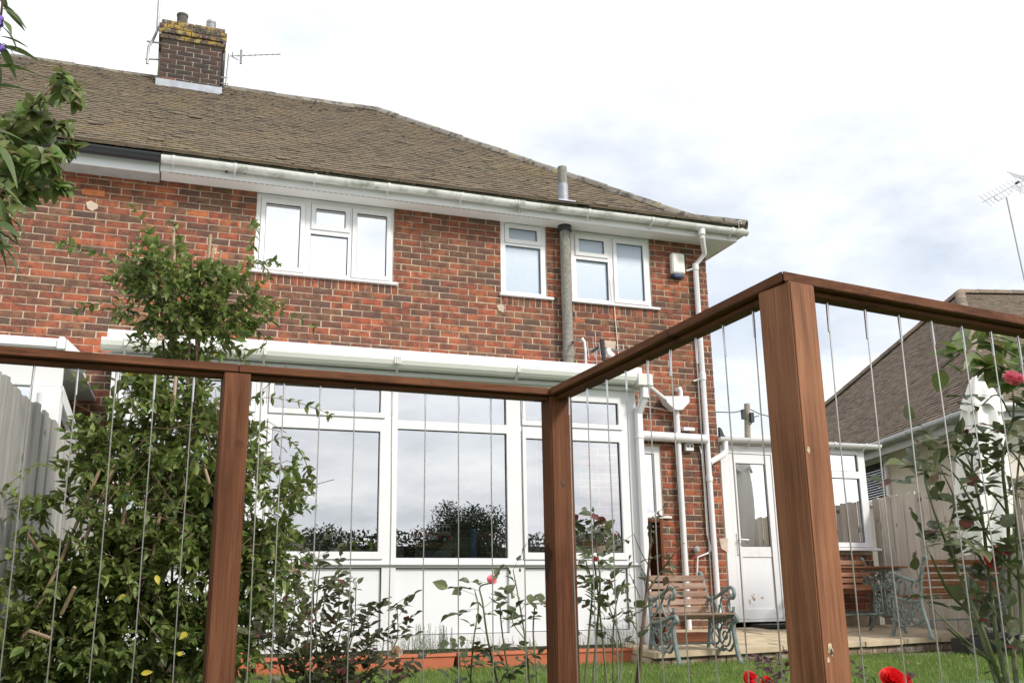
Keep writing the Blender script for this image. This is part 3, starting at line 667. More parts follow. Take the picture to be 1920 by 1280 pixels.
# windows
def window(name, o, lights, Y, glassm, parent, sill=None, fr=.045, depth=.07):
    """o = outer (x0,x1,z0,z1); lights = [(x0,x1,z0,z1,opening)] visible glass"""
    hs = []
    for a, b_, c, d, op in lights:
        hs.append((a-.055, b_+.055, c-.055, d+.055) if op else (a, b_, c, d))
    s = MB(); s.plate(*o, Y, Y+depth, hs); wn = s.build(name, MT['white'], parent)
    for (a, b_, c, d, op), h_ in zip(lights, hs):
        par = wn
        if op:
            s = MB(); s.plate(h_[0]+.003, h_[1]-.003, h_[2]+.003, h_[3]-.003, Y-.014, Y+.05, [(a, b_, c, d)]); par = s.build('casement', MT['white'], wn, bevel=.004)
        yp = Y+(.012 if op else .03)
        s = MB(); s.plate(a-.002, b_+.002, c-.002, d+.002, yp-.004, yp+.003, [(a+.006, b_-.006, c+.006, d-.006)]); s.build('gasket', MT['gasket'], wn)
        s = MB(); s.box(a-.001, b_+.001, yp+.004, yp+.010, c-.001, d+.001) if False else s.add([(a, yp+.006, c), (b_, yp+.006, c), (b_, yp+.006, d), (a, yp+.006, d)], [(0, 1, 2, 3)]); s.build('pane', glassm, wn, fix=False)
    if sill:
        a, b_, z0, z1, pr = sill; s = MB(); s.prism([(a, Y-pr, z0), (a, Y+.03, z0), (a, Y+.03, z1+.012), (a, Y-pr, z1)], (b_-a, 0, 0)); s.build('sill', MT['white'], wn, bevel=.003)
    return wn
def lt(Q, tl_, br_, op, Y): a, b_, c, d = rect(Y, Q(*tl_), Q(*br_)); return (a, b_, c, d, op)
YW = WY+.02
l1 = [lt(Q1, (338, 203), (632, 893), True, YW), lt(Q1, (808, 250), (1132, 437), True, YW), lt(Q1, (748, 502), (1140, 978), False, YW), lt(Q1, (1262, 303), (1572, 985), True, YW)]
a_, b_, c_, d_ = [list(q) for q in l1]
zt = 4.395; zb = 3.665
l1 = [(.985, 1.365, zb, zt, True), (1.535, 1.868, 4.19, zt, True), (1.485, 1.905, 3.635, 4.09, False), (2.0, 2.345, zb, zt, True)]
window('window', W1, l1, YW, MT['glass'], house, (W1[0]-.055, W1[1]+.045, 3.565, 3.592, .055))
l2 = [(3.835, 4.195, 4.295, 4.435, True), (3.79, 4.24, 3.635, 4.215, False)]
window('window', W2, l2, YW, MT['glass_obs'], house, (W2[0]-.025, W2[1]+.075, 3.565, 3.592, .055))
l3 = [(4.745, 5.085, 4.23, 4.40, True), (4.705, 5.135, 3.635, 4.135, False), (5.255, 5.62, 3.67, 4.40, True)]
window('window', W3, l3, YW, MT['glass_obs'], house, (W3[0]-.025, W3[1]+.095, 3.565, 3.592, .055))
window('window', SW, [(5.27, 5.635, 1.085, 1.775, False)], YW, MT['glass'], house, (SW[0]-.02, SW[1]+.09, 1.01, 1.035, .05))
window('window', NW, [(-3.1, -2.55, 3.66, 4.36, True), (-2.4, -1.80, 3.66, 4.36, True)], YW, MT['glass'], house, (NW[0]-.05, NW[1]+.05, 3.53, 3.555, .05))
s = MB()
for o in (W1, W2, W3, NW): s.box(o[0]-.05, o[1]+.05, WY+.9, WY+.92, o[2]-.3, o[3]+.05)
s.box(SW[0]-.1, SW[1]+.2, WY+.6, WY+.62, SW[2]-.2, SW[3]+.1); s.build('room_wall', MT['dark'], house)  # near-black sheet, the darkness of the unlit rooms put into its colour
# rainwater pipes on the wall
dpx = 6.325; DY = WY-.055
s = MB(); gx_ = at(1316, 440, GY_).x
s.tube([(gx_, GY_, GZ-.03), (gx_, GY_, GZ-.15), (dpx+.09, DY-.09, 4.33), (dpx, DY, 4.19), (dpx, DY, 1.55), (dpx+.01, DY, -.36)], .034, 14)
s.lathe((gx_, GY_, GZ-.13), [(.036, 0), (.045, .01), (.045, .08), (.036, .09)], 14)
for z_ in (4.14, 2.72, 1.45): s.lathe((dpx, DY, z_), [(.035, 0), (.041, .005), (.041, .07), (.035, .075)], 14)
dp = s.build('downpipe', MT['white'], house, smooth=True)
for z_ in (4.13, 2.70):
    s = MB(); s.lathe((dpx, DY, z_), [(.036, 0), (.043, 0), (.043, .03), (.036, .03)], 14); s.bar((dpx-.03, DY, z_+.015), (dpx-.11, DY+.04, z_-.01), .022, .02); s.build('pipe_clip', MT['white'], dp)
HY = WY-.09
hp = [at(x, y, HY) for x, y in ((1241, 744), (1288, 744), (1289, 755), (1275, 770), (1262, 770), (1247, 757))]
s = MB(); s.prism([(p.x, HY-.06, p.z) for p in hp], (0, .13, 0)); s.build('hopper', MT['white'], house, bevel=.006)
s = MB(); a = at(1268, 768, DY); b_ = at(1271, 1000, DY); s.tube([(a.x, DY, a.z), (a.x, DY, -.3)], .034, 14); s.build('downpipe', MT['white'], house, smooth=True)
s = MB(); a = at(1199, 711, 9.1); b_ = at(1247, 748, HY); a2 = at(1207, 717, 9.6)
s.tube([at(1196, 709, 9.05), at(1203, 713, 9.6), b_], .026, 12); s.build('branch_pipe', MT['white'], house, smooth=True)
s = MB(); a = at(1276, 745, HY); s.tube([(a.x, WY+.01, a.z+.11), (a.x, HY, a.z+.11), (a.x, HY-.01, a.z+.085), (a.x, HY-.01, a.z)], .025, 12); s.build('overflow_pipe', MT['white'], house, smooth=True)
hz = at(1260, 819, DY-.03).z; s = MB(); s.tube([(4.6, DY-.03, hz+.012), (6.30, DY-.03, hz-.008)], .058, 16); s.build('waste_pipe', MT['white'], house, smooth=True)
s = MB(); p = at(1290, 806, DY); s.box(p.x-.07, p.x+.08, DY-.03, DY+.03, p.z-.01, p.z+.03); p = at(1292, 838, WY-.03); s.box(p.x-.055, p.x+.055, WY-.05, WY, p.z-.045, p.z+.045); sb = s.build('socket_box', MT['white'], house, bevel=.004)
for d in (-.025, .025):
    s = MB(); s.tube([(p.x+d, WY-.053, p.z+.01), (p.x+d, WY-.049, p.z+.01)], .014, 10); s.build('socket_hole', MT['gasket'], sb)
s = MB(); wp = [(1312, 835), (1316, 852), (1320, 900), (1326, 1000), (1333, 1030)]; s.tube([at(x, y, WY-.03) for x, y in wp], .011, 8); s.tube([at(x, y, WY-.03) for x, y in ((1333, 1030), (1328, 1036), (1308, 1044), (1307, 1078))], .011, 8); s.build('thin_pipe', MT['white'], house, smooth=True)
s = MB(); s.tube([at(x, y, WY-.035) for x, y in ((1316, 790), (1322, 860), (1334, 1000), (1340, 1100))], .007, 6); s.build('black_cable', MT['black'], house, smooth=True)
tapp = at(1306, 1030, WY-.05); s = MB(); s.lathe((tapp.x, WY-.06, tapp.z), [(.012, .06), (.03, .04), (.042, .02), (.042, -.01), (.02, -.03)], 14, axis='y'); s.build('outside_tap', MT['galv'], house, smooth=True)
s = MB(); p0 = at(1100, 700, WY-.02); 
for pl in ([(1148, 520), (1154, 600), (1162, 690)], [(1196, 760), (1230, 765), (1262, 772)]): s.tube([at(x, y, WY-.012) for x, y in pl], .006, 6)
s.build('cable', MT['cons_gutter'], house, smooth=True)
# alarm box
ab = thing('alarm_box', 'cream burglar alarm box with dark blue base beside the white downpipe', 'alarm box', (6.07, WY, 4.1))
a = at(1255, 474, WY-.04); b_ = at(1281, 515, WY-.04)
s = MB(); s.box(a.x+.015, b_.x+.01, WY-.085, WY, b_.z, a.z-.01); s.build('case', MT['umbrella'], ab, bevel=.012)
s = MB(); s.box(a.x+.025, b_.x+.003, WY-.08, WY, b_.z-.055, b_.z-.003); s.build('base', simple('navy_plastic', (.015, .035, .09), .35), ab, bevel=.012)
s = MB(); cx = (a.x+b_.x)/2+.02
for k, (dz, ww) in enumerate(((.05, .02), (.075, .03), (.10, .018), (.22, .035), (.25, .05), (.275, .03))): s.box(cx-ww/2, cx+ww/2, WY-.0868, WY-.0852, a.z-dz-.006, a.z-dz)
s.build('faint_print', MT['cons_gutter'], ab)
# ---------------------------------------------------------------- conservatory
CYF = 9.10; CZ0 = -.33
con = thing('conservatory', 'white framed glazed conservatory with panelled base against the brick house', 'conservatory', (2.1, CYF, G0))
XL, XR = -.38, 4.655; MUL = [XL, .93, 2.095, 3.34, XR]
s = MB(); hs = []
bays = [(-.27, .80, 'c'), (1.0, 1.985, 'c'), (2.155, 3.24, 'f'), (3.435, 4.445, 'c')]
for i, (a, b_, k) in enumerate(bays):
    if k == 'c': hs += [(a-.045, b_+.045, .455, 1.70), (a-.045, b_+.045, 1.745, 2.085), (a-.03, b_+.04, -.20, .385)]
    else: hs += [(a, b_, .472, 1.66), (a, b_, 1.745, 2.03), (a, b_+.005, -.205, .384)]
s.plate(XL, XR, CZ0, 2.25, CYF, CYF+.07, hs); s.box(XL, XL+.06, CYF+.07, WY, CZ0, 2.25); 
s.box(XR-.06, XR, CYF+.07, WY-.01, CZ0, .4); s.box(XR-.06, XR, CYF+.07, WY-.01, 2.0, 2.25)
fr = s.build('frame', MT['white'], con, bevel=.003)
for i, (a, b_, k) in enumerate(bays):
    def pane(x0, x1, z0, z1, par, yp):
        q = MB(); q.plate(x0-.002, x1+.002, z0-.002, z1+.002, yp-.004, yp+.003, [(x0+.006, x1-.006, z0+.006, z1-.006)]); q.build('gasket', MT['gasket'], fr)
        q = MB(); q.add([(x0, yp+.006, z0), (x1, yp+.006, z0), (x1, yp+.006, z1), (x0, yp+.006, z1)], [(0, 1, 2, 3)]); q.build('pane', MT['glass_cons'], fr, fix=False)
    if k == 'c':
        for (z0, z1, g0, g1) in ((.455, 1.70, .525, 1.62), (1.745, 2.085, 1.80, 2.02)):
            q = MB(); q.plate(a-.042, b_+.042, z0+.003, z1-.003, CYF-.016, CYF+.05, [(a, b_, g0, g1)]); q.build('casement', MT['white'], fr, bevel=.004); pane(a, b_, g0, g1, fr, CYF+.010)
    else:
        pane(a, b_, .472, 1.66, fr, CYF+.03); pane(a, b_, 1.745, 2.03, fr, CYF+.03)
    z0, z1 = (-.20, .385) if k == 'c' else (-.205, .384)
    q = MB(); q.box(a-.04, b_+.05, CYF+.028, CYF+.05, z0-.01, z1+.01); q.build('base_panel', MT['white2'], con)
    q = MB(); q.plate(a-.03, b_+.04, z0, z1, CYF+.02, CYF+.027, [(a-.024, b_+.034, z0+.006, z1-.006)]); q.build('gasket', MT['gasket'], fr)
q = MB(); q.box(XL-.03, XR+.02, CYF-.03, CYF-.002, .405, .428); q.build('sill', MT['white'], con, bevel=.006)
q = MB(); q.box(XL-.02, XR+.02, CYF-.05, CYF+.1, G0-.1, CZ0-.004); q.build('plinth', MT['soil'], con)
q = MB(); q.box(XL-.06, XR+.05, CYF-.085, CYF-.055, 2.255, 2.40); q.box(XL-.06, XR+.05, CYF-.055, CYF+.02, 2.16, 2.2); q.build('fascia', MT['white'], con, bevel=.004)
q = MB(); q.prism([(XL-.06, CYF-.08, 2.385), (XL-.06, WY, 2.52), (XL-.06, WY, 2.49), (XL-.06, CYF-.08, 2.355)], (XR-XL+.11, 0, 0)); q.build('roof', MT['white'], con)
prf = [(CYF-.09, 2.30), (CYF-.19, 2.30), (CYF-.195, 2.275), (CYF-.185, 2.235), (CYF-.16, 2.205), (CYF-.115, 2.20), (CYF-.09, 2.20)]
q = MB(); q.prism([(XL-.10, y, z) for y, z in prf], (XR-XL+.20, 0, 0)); cg = q.build('gutter', MT['cons_gutter'], con, bevel=.002)
for xg in (228, 493, 745, 970):
    X = at(xg, 690, CYF-.19).x; q = MB()
    for d in ((-.03, -.012, .006, .024) if xg == 745 else (0,)):
        q.box(X+d, X+d+.014 if xg == 745 else X+d+.03, CYF-.2, CYF-.09, 2.296, 2.306); q.box(X+d, X+d+.014 if xg == 745 else X+d+.03, CYF-.202, CYF-.196, 2.24, 2.306)
    q.bar((X+.01, CYF-.20, 2.24), (X+.01, CYF-.10, 2.155), .02, .012); q.build('bracket', MT['cons_gutter'], cg)
q = MB(); q.box(XR-.06, XR+.11, CYF-.205, CYF-.085, 2.185, 2.31); q.build('gutter_outlet', MT['cons_gutter'], con, bevel=.006)
px_ = XR+.03; q = MB()
q.bar((px_, CYF-.15, 2.19), (px_, CYF-.15, 2.06), .065, .065, (1, 0, 0)); q.bar((px_, CYF-.15, 2.08), (px_-.03, CYF-.06, 1.93), .064, .064, (1, 0, 0)); q.bar((px_-.03, CYF-.055, 1.95), (px_-.03, CYF-.055, CZ0-.1), .065, .065, (1, 0, 0))
for z_ in (2.06, 1.95, 1.66): q.bar((px_-(.0 if z_ > 2 else .03), CYF-(.15 if z_ > 2 else .055), z_), (px_-(.0 if z_ > 2 else .03), CYF-(.15 if z_ > 2 else .055), z_+.035), .076, .076, (1, 0, 0))
q.build('downpipe', MT['white'], con, bevel=.006)
q = MB(); q.add([(XL, CYF+.07, -.22), (XR, CYF+.07, -.22), (XR, WY, -.22), (XL, WY, -.22)], [(0, 1, 2, 3)]); q.build('floor', MT['slab_grey'], con, fix=False)
# inside: curtains, cabinet, toy, post
def curtain(x0, x1, Y, z0, z1, lab, m):
    q = MB(); n = max(6, int((x1-x0)/.025)); vs = []
    for i in range(n+1):
        X = x0+(x1-x0)*i/n; y = Y+.02*math.sin(i*1.9)+.008*math.sin(i*4.1); vs += [(X, y, z0), (X, y, z1)]
    q.add(vs, [(2*i, 2*i+2, 2*i+3, 2*i+1) for i in range(n)]); o = q.build('curtain', m, None, smooth=True, loc=((x0+x1)/2, Y, z0), fix=False); return tag(o, lab, 'curtain')
curtain(2.17, 2.27, 9.35, .3, 1.9, 'narrow pale curtain at the left edge of the middle conservatory pane', MT['blind'])
curtain(3.47, 3.66, 9.35, .3, 1.9, 'pale vertical blind gathered at the right conservatory window', MT['umbrella'])
cab = thing('cabinet', 'light wood cabinet with grey panel standing inside the conservatory', 'cabinet', (2.6, 9.7, -.22))
a = at(778, 1016, 9.6); b_ = at(858, 1045, 9.6)
q = MB(); q.box(a.x, b_.x, 9.6, 9.95, a.z-.06, a.z); q.build('top', MT['oak'], cab, bevel=.003)
q = MB(); q.box(a.x, a.x+.03, 9.6, 9.95, -.22, a.z-.061); q.box(b_.x-.03, b_.x, 9.6, 9.95, -.22, a.z-.061); q.build('side', MT['oak'], cab)
q = MB(); q.box(a.x+.035, b_.x-.04, 9.63, 9.65, -.2, a.z-.085); q.box(a.x+.035, b_.x-.04, 9.62, 9.63, a.z-.092, a.z-.075); q.build('panel', MT['grey_panel'], cab)
zc_ = a.z; fe = thing('toy_fire_engine', 'red and cream toy fire engine with a ladder on the cabinet', 'toy', (2.6, 9.7, zc_))
fx0 = at(772, 1012, 9.62).x; fx1 = at(851, 1012, 9.62).x; Ln = fx1-fx0; fy = 9.66
def fb(nm, m, u0, u1, z0, z1, y0=0, y1=.13): q = MB(); q.box(fx0+Ln*u0, fx0+Ln*u1, fy+y0, fy+y1, zc_+z0, zc_+z1); return q.build(nm, m, fe, bevel=.003)
fb('rear_body', MT['red'], 0, .30, .035, .13); fb('pump_body', MT['red'], .30, .64, .03, .15); fb('equipment_panel', MT['cream'], .50, .64, .09, .14, -.004, .0)
fb('equipment_panel', MT['chrome'], .40, .64, .035, .075, -.004, .0); cabn = fb('cab', MT['cream'], .645, .96, .075, .165); fb('cab_base', MT['red'], .645, 1.0, .03, .075)
for u in (.68, .77, .87): q = MB(); q.box(fx0+Ln*u, fx0+Ln*(u+.07), fy-.003, fy+.001, zc_+.115, zc_+.145); q.build('cab_window', MT['black'], cabn)
for u in (.26, .80):
    for yy_ in (-.012, .115):
        q = MB(); q.lathe((fx0+Ln*u, fy+yy_, zc_+.034), [(.034, 0), (.034, .025)], 16, axis='y'); wl = q.build('wheel', MT['tyre'], fe, smooth=True)
        q = MB(); q.lathe((fx0+Ln*u, fy+yy_, zc_+.034), [(.018, -.003), (.018, .0)], 12, axis='y'); q.build('hub', MT['chrome'], wl)
q = MB()
for yy_ in (.03, .08): q.bar((fx0+Ln*.35, fy+yy_, zc_+.185), (fx0+Ln*.95, fy+yy_, zc_+.185), .008, .01)
for k in range(14): q.bar((fx0+Ln*(.36+k*.044), fy+.03, zc_+.185), (fx0+Ln*(.36+k*.044), fy+.08, zc_+.185), .006, .006)
for u in (.4, .9): q.bar((fx0+Ln*u, fy+.055, zc_+.15), (fx0+Ln*u, fy+.055, zc_+.182), .03, .03)
q.build('ladder', MT['chrome'], fe)
a = at(884, 991, 9.8); b_ = at(893, 991, 9.8); q = MB(); q.box(a.x, b_.x, 9.8, 9.85, -.22, a.z); tag(q.build('blue_post', MT['blue'], None, loc=(a.x, 9.8, -.22)), 'bright blue upright post seen through the middle conservatory pane', 'post')
a = at(571, 966, 9.9); b_ = at(580, 966, 9.9); q = MB(); q.box(a.x, b_.x, 9.9, 9.95, -.22, a.z); tag(q.build('wooden_upright', MT['oak'], None, loc=(a.x, 9.9, -.22)), 'light wood upright inside the conservatory behind the left pane', 'post')
a = at(643, 964, 9.8); b_ = at(657, 964, 9.8); q = MB(); q.box(a.x, b_.x, 9.8, 9.83, -.22, a.z); tag(q.build('grey_board', MT['grey_panel'], None, loc=(a.x, 9.8, -.22)), 'narrow grey board standing inside the conservatory behind the left pane', 'board')

# ---------------------------------------------------------------- lean-to porch at the right of the house
LY = 10.66; lean = thing('lean_to_porch', 'white lean-to porch with half glazed door at the right end of the house', 'porch', (7.6, LY, G0))
LX0, LX1 = 6.58, 8.735
s = MB(); s.plate(LX0, 7.42, -.18, 1.93, LY, LY+.07, [(6.70, 7.31, -.15, 1.83)]); s.build('door_frame', MT['white'], lean, bevel=.003)
s = MB(); s.plate(6.703, 7.307, -.147, 1.827, LY+.01, LY+.06, [(6.80, 7.215, .70, 1.71), (6.80, 7.215, -.03, .575)]); dr = s.build('door', MT['white'], lean, bevel=.004)
s = MB(); s.box(6.79, 7.225, LY+.022, LY+.04, -.04, .585); dpn = s.build('door_panel', MT['white2'], dr)
s = MB(); s.plate(6.798, 7.217, .698, 1.712, LY+.014, LY+.02, [(6.806, 7.209, .706, 1.704)]); s.build('gasket', MT['gasket'], dr)
s = MB(); s.add([(6.8, LY+.025, .7), (7.215, LY+.025, .7), (7.215, LY+.025, 1.71), (6.8, LY+.025, 1.71)], [(0, 1, 2, 3)]); s.build('pane', MT['glass'], dr, fix=False)
s = MB(); s.box(6.735, 6.765, LY-.004, LY+.012, .60, .86); s.tube([(6.75, LY, .78), (6.75, LY-.045, .78), (6.87, LY-.045, .775)], .010, 8); s.build('handle', MT['white'], dr, smooth=True)
s = MB(); s.plate(7.424, LX1, .70, 1.93, LY, LY+.07, [(7.50, 8.06, .76, 1.57), (7.50, 8.06, 1.66, 1.875), (8.14, 8.625, .76, 1.57), (8.14, 8.625, 1.66, 1.875)]); lw = s.build('window', MT['white'], lean, bevel=.003)
for x0, x1 in ((7.50, 8.06), (8.14, 8.625)):
    for z0, z1 in ((.76, 1.57), (1.66, 1.875)):
        s = MB(); s.plate(x0-.002, x1+.002, z0-.002, z1+.002, LY+.016, LY+.022, [(x0+.006, x1-.006, z0+.006, z1-.006)]); s.build('gasket', MT['gasket'], lw)
        s = MB(); s.add([(x0, LY+.03, z0), (x1, LY+.03, z0), (x1, LY+.03, z1), (x0, LY+.03, z1)], [(0, 1, 2, 3)]); s.build('pane', MT['glass'], lw, fix=False)
s = MB(); s.prism([(7.42, LY-.06, .655), (7.42, LY+.02, .655), (7.42, LY+.02, .698), (7.42, LY-.06, .68)], (LX1+.08-7.42, 0, 0)); s.build('sill', MT['white'], lw, bevel=.003)
lb = []; LWm = MB(); LWm.box(7.424, LX1, LY+.029, LY+.2, -.6, .653); lwall = LWm.build('wall', MT['mortar'], lean)
for k in range(10):
    z_ = .615-.0375-.075*k; xo = 7.43+(.1125 if k % 2 else 0); ed = [7.43]; x = xo
    while x < LX1:
        if x > 7.5: ed.append(x)
        x += .225
    ed.append(LX1)
    if k == 0: ed = [7.43+.0757*i for i in range(18)]
    for a, b_ in zip(ed, ed[1:]):
        if b_-a > .04: lb.append((random.randrange(7), brick_T((a+b_)/2, z_, LY+.018, b_-a-.01, .065)))
pieces('brick', BV, lb, MT['brick'], lwall)
s = MB(); s.box(LX0+.02, LX1, LY-.01, LY+.05, 1.935, 2.0); s.build('fascia', MT['white'], lean, bevel=.003)
s = MB(); s.prism([(LX0-.02, LY-.05, 2.025), (LX0-.02, LY+2.6, 2.42), (LX0-.02, LY+2.6, 2.39), (LX0-.02, LY-.05, 2.0)], (LX1-LX0+.08, 0, 0)); s.build('roof', MT['black'], lean)
s = MB(); s.box(LX1-.06, LX1, LY+.07, LY+2.6, -.5, 2.02); s.box(LX0+.01, LX0+.04, LY+.3, LY+2.6, -.5, 2.0); s.box(LX0+.04, LX1-.06, LY+.9, LY+.92, -.5, 2.0); s.build('side_wall', MT['room'], lean)
lg = gutter('gutter', LX0-.06, LX1+.19, LY-.085, 2.005, .056, MT['white'], lean)
for xg in (1405, 1562, 1620): bracket(at(xg, 835, LY-.085).x, LY-.085, 2.005, .056, MT['white'], lg)
s = MB(); s.tube([(LX0+.03, LY-.085, 1.96), (LX0+.03, LY-.085, 1.84), (LX0-.02, LY-.10, 1.79), (dpx+.02, DY, 1.68)], .036, 12); s.build('downpipe', MT['white'], lean, smooth=True)
fl = [at(x, y, WY-.02) for x, y in ((1341, 800), (1345, 803), (1350, 815), (1358, 823), (1348, 823), (1342, 820))]
s = MB(); s.prism([(p.x+.06, WY-.02, p.z) for p in fl], (0, .04, 0)); s.build('lead_flashing', MT['black'], lean)
mat_ = MB(); mat_.box(6.8, 7.45, LY-.45, LY-.05, patio_z(10.4)+.005, patio_z(10.4)+.05); tag(mat_.build('door_mat', MT['black'], None, loc=(7.1, LY-.25, -.25), bevel=.006), 'dark door mat lying below the white porch door', 'mat')
sc_ = MB()
for i in range(14):
    a, b_ = random.uniform(6.86, 7.05), random.uniform(.0, .14); r_ = random.uniform(.006, .022); sc_.lathe((a, LY+.0215, b_), [(r_, 0), (r_*.6, -.0008)], 7, axis='y')
sc_.build('paint_scuff', MT['stain'], dpn)

# ---------------------------------------------------------------- neighbour's conservatory at the left
nc = thing('neighbour_conservatory', 'white corner of a neighbouring conservatory above the grey board fence', 'conservatory', (-1.8, 9.0, G0))
NX, NY = -.605, 7.2
K = .8
zb_ = at(60, 640, NY).z
s = MB(); s.box(-3.6, NX, NY, NY+.06, 1.86*K, zb_-.06); s.box(NX-.19, NX, NY-.01, NY+.10, -.5, 1.86*K); s.box(-3.6, NX-.19, NY, NY+.06, 1.10*K, 1.18*K); s.box(NX-.40, NX-.36, NY, NY+.06, 1.18*K, 1.86*K); s.box(-1.75, -1.68, NY, NY+.06, 1.18*K, 1.86*K)
s.box(NX-.06, NX+.004, NY+.10, WY, 1.76*K, 1.90*K); s.box(NX-.06, NX+.002, NY+.10, WY, 1.04*K, 1.14*K); s.box(NX-.06, NX+.002, NY+.10, NY+.20, -.5, 1.86*K); s.box(NX-.06, NX+.002, NY+1.45, NY+1.53, -.5, 1.86*K); s.box(NX-.05, NX-.002, NY+.1, WY, -.5, .48); s.box(-3.6, NX-.1, NY+.01, NY+.05, -.5, 1.10*K)
s.build('frame', MT['white'], nc, bevel=.004)
s = MB(); s.tube([(NX-.10, NY+.015, -.5), (NX-.10, NY+.015, 1.80*K)], .052, 16); s.build('corner_column', MT['white'], nc, smooth=True)
s = MB(); s.add([(-3.6, NY+.03, 1.18*K), (NX-.19, NY+.03, 1.18*K), (NX-.19, NY+.03, 1.86*K), (-3.6, NY+.03, 1.86*K)], [(0, 1, 2, 3)]); s.build('pane', MT['glass'], nc, fix=False)
for y0, y1 in ((NY+.2, NY+1.45), (NY+1.53, WY)):
    for z0, z1 in ((1.14*K, 1.76*K), (.48, 1.04*K)): s = MB(); s.add([(NX-.02, y0, z0), (NX-.02, y1, z0), (NX-.02, y1, z1), (NX-.02, y0, z1)], [(0, 1, 2, 3)]); s.build('pane', MT['glass'], nc, fix=False)
s = MB(); s.box(-3.7, NX+.01, NY-.09, NY+.02, zb_-.055, zb_+.012); s.build('gutter', MT['white'], nc, bevel=.008)
s = MB(); s.prism([(-3.7, NY-.02, zb_-.01), (-3.7, WY-.02, zb_+.30), (-3.7, WY-.02, zb_+.27), (-3.7, NY-.02, zb_-.04)], (NX+3.74, 0, 0)); s.build('roof', MT['white'], nc)
ca, cb_ = at(106, 656, NY-.06), at(121, 633, NY-.06)
s = MB(); s.prism([(ca.x, NY-.10, ca.z), (cb_.x+.01, NY-.10, ca.z), (cb_.x+.01, NY-.10, cb_.z-.005), (ca.x+.02, NY-.10, cb_.z), (ca.x, NY-.10, cb_.z-.03)], (0, .12, 0)); s.prism([(cb_.x+.012, NY-.09, ca.z-.02), (cb_.x+.12, NY-.09, ca.z-.02), (cb_.x+.015, NY-.09, cb_.z-.012)], (0, .6, 0)); s.build('finial', MT['white'], nc, bevel=.004)

# ---------------------------------------------------------------- board fences
def board_fence(name, label, P, Q, zt0, zt1, wdt, m, gname, thick=.018):
    P = Vector((*P, G0)); Q = Vector((*Q, G0)); d = (Q-P); l = d.length; d.normalize(); nrm = Vector((-d.y, d.x, 0))
    root = thing(name, label, 'fence', P)
    n = int(l/wdt); k = 0
    for i in range(n):
        c = P+d*(i+.5)*wdt; zt = zt0+(zt1-zt0)*(i+.5)/n+random.uniform(-.012, .012); w_ = wdt-random.uniform(.005, .012); th = thick
        lean_ = random.uniform(-.004, .004); s = MB(); o = nrm*(random.uniform(-.003, .003)+(i % 2)*.013)
        a = c-d*w_/2+o; b_ = c+d*w_/2+o; cut = random.uniform(-.006, .006)
        vs = [a, b_, b_+Vector((0, 0, zt-G0+cut))+d*lean_, a+Vector((0, 0, zt-G0-cut))+d*lean_]; vs = vs+[v+nrm*th for v in vs]
        s.add(vs, [(0, 1, 2, 3), (7, 6, 5, 4), (0, 4, 5, 1), (1, 5, 6, 2), (2, 6, 7, 3), (3, 7, 4, 0)])
        s.build('board', m, root)
    for f_ in (.15, .8):
        s = MB(); s.bar(P+nrm*(thick+.03)+Vector((0, 0, (zt0-G0)*f_)), Q+nrm*(thick+.03)+Vector((0, 0, (zt1-G0)*f_)), .04, .07); s.build('rail', m, root)
    for t in np.arange(0, l, 1.83):
        s = MB(); c = P+d*t+nrm*(thick+.07); s.box(c.x-.045, c.x+.045, c.y-.045, c.y+.045, G0-.1, zt0-.05); s.build('fence_post', m, root)
    return root
FL0 = Vector((-.716, 5.22)); FL1 = Vector((-.447, 7.64)); fd = (FL1-FL0).normalized()
board_fence('board_fence', 'silver grey vertical board fence at the left beside the big shrub', FL0-fd*3.2, FL1+fd*1.3, 1.15, 1.15, .118, MT['board'], 'l')
board_fence('board_fence', 'brownish vertical board fence at the right beside the porch', (8.86, 10.75), (8.86, -6), 1.33, 1.20, .112, MT['board2'], 'r')

# ---------------------------------------------------------------- wire fence with hardwood rails
RH = .9
wf = thing('wire_fence', 'dark stained hardwood fence with upright steel wires across the foreground', 'fence', (1.65, 3.9, G0))
ABd = Vector((1, .055, 0)).normalized(); CDd = Vector((1, .150, 0)).normalized()
PA = Vector((.276, 3.804, 0)); PB = PA+ABd*(1.607-.276)/ABd.x
PC = Vector((1.662, 2.285, 0)); PL = PA-ABd*1.35; PD = PC+CDd*1.5; BCd = (PC-PB).normalized()
def post(c, d, w1, w2, m=MT['stain_z']):
    s = MB(); n = Vector((-d.y, d.x, 0)); s.obox((c.x, c.y, (G0+RH-.031)/2), d, n, (0, 0, 1), w1/2, w2/2, (RH-.031-G0)/2); return s.build('post', m, wf, bevel=.004)
post(PA, ABd, .097, .097); post(PB, ABd, .100, .100); post(PC, CDd, .095, .128, MT['stain_pale']); post(PL, ABd, .097, .097); post(PD, CDd, .097, .097)
def mitre_rail(name, P, Q, dprev, dnext, wd, z0, z1, m):
    d = (Q-P).normalized(); perp = lambda q: Vector((-q.y, q.x, 0)); n = perp(d)
    def mv(o):
        if o is None: return n*wd/2
        k = (n+perp(o)).normalized(); return k*(wd/2)/k.dot(n)
    a, b = mv(dprev), mv(dnext); pts = [P+a, P-a, Q-b, Q+b]
    s = MB(); s.prism([(p.x, p.y, z0) for p in pts], (0, 0, z1-z0)); return s.build(name, m, wf, bevel=.0025)
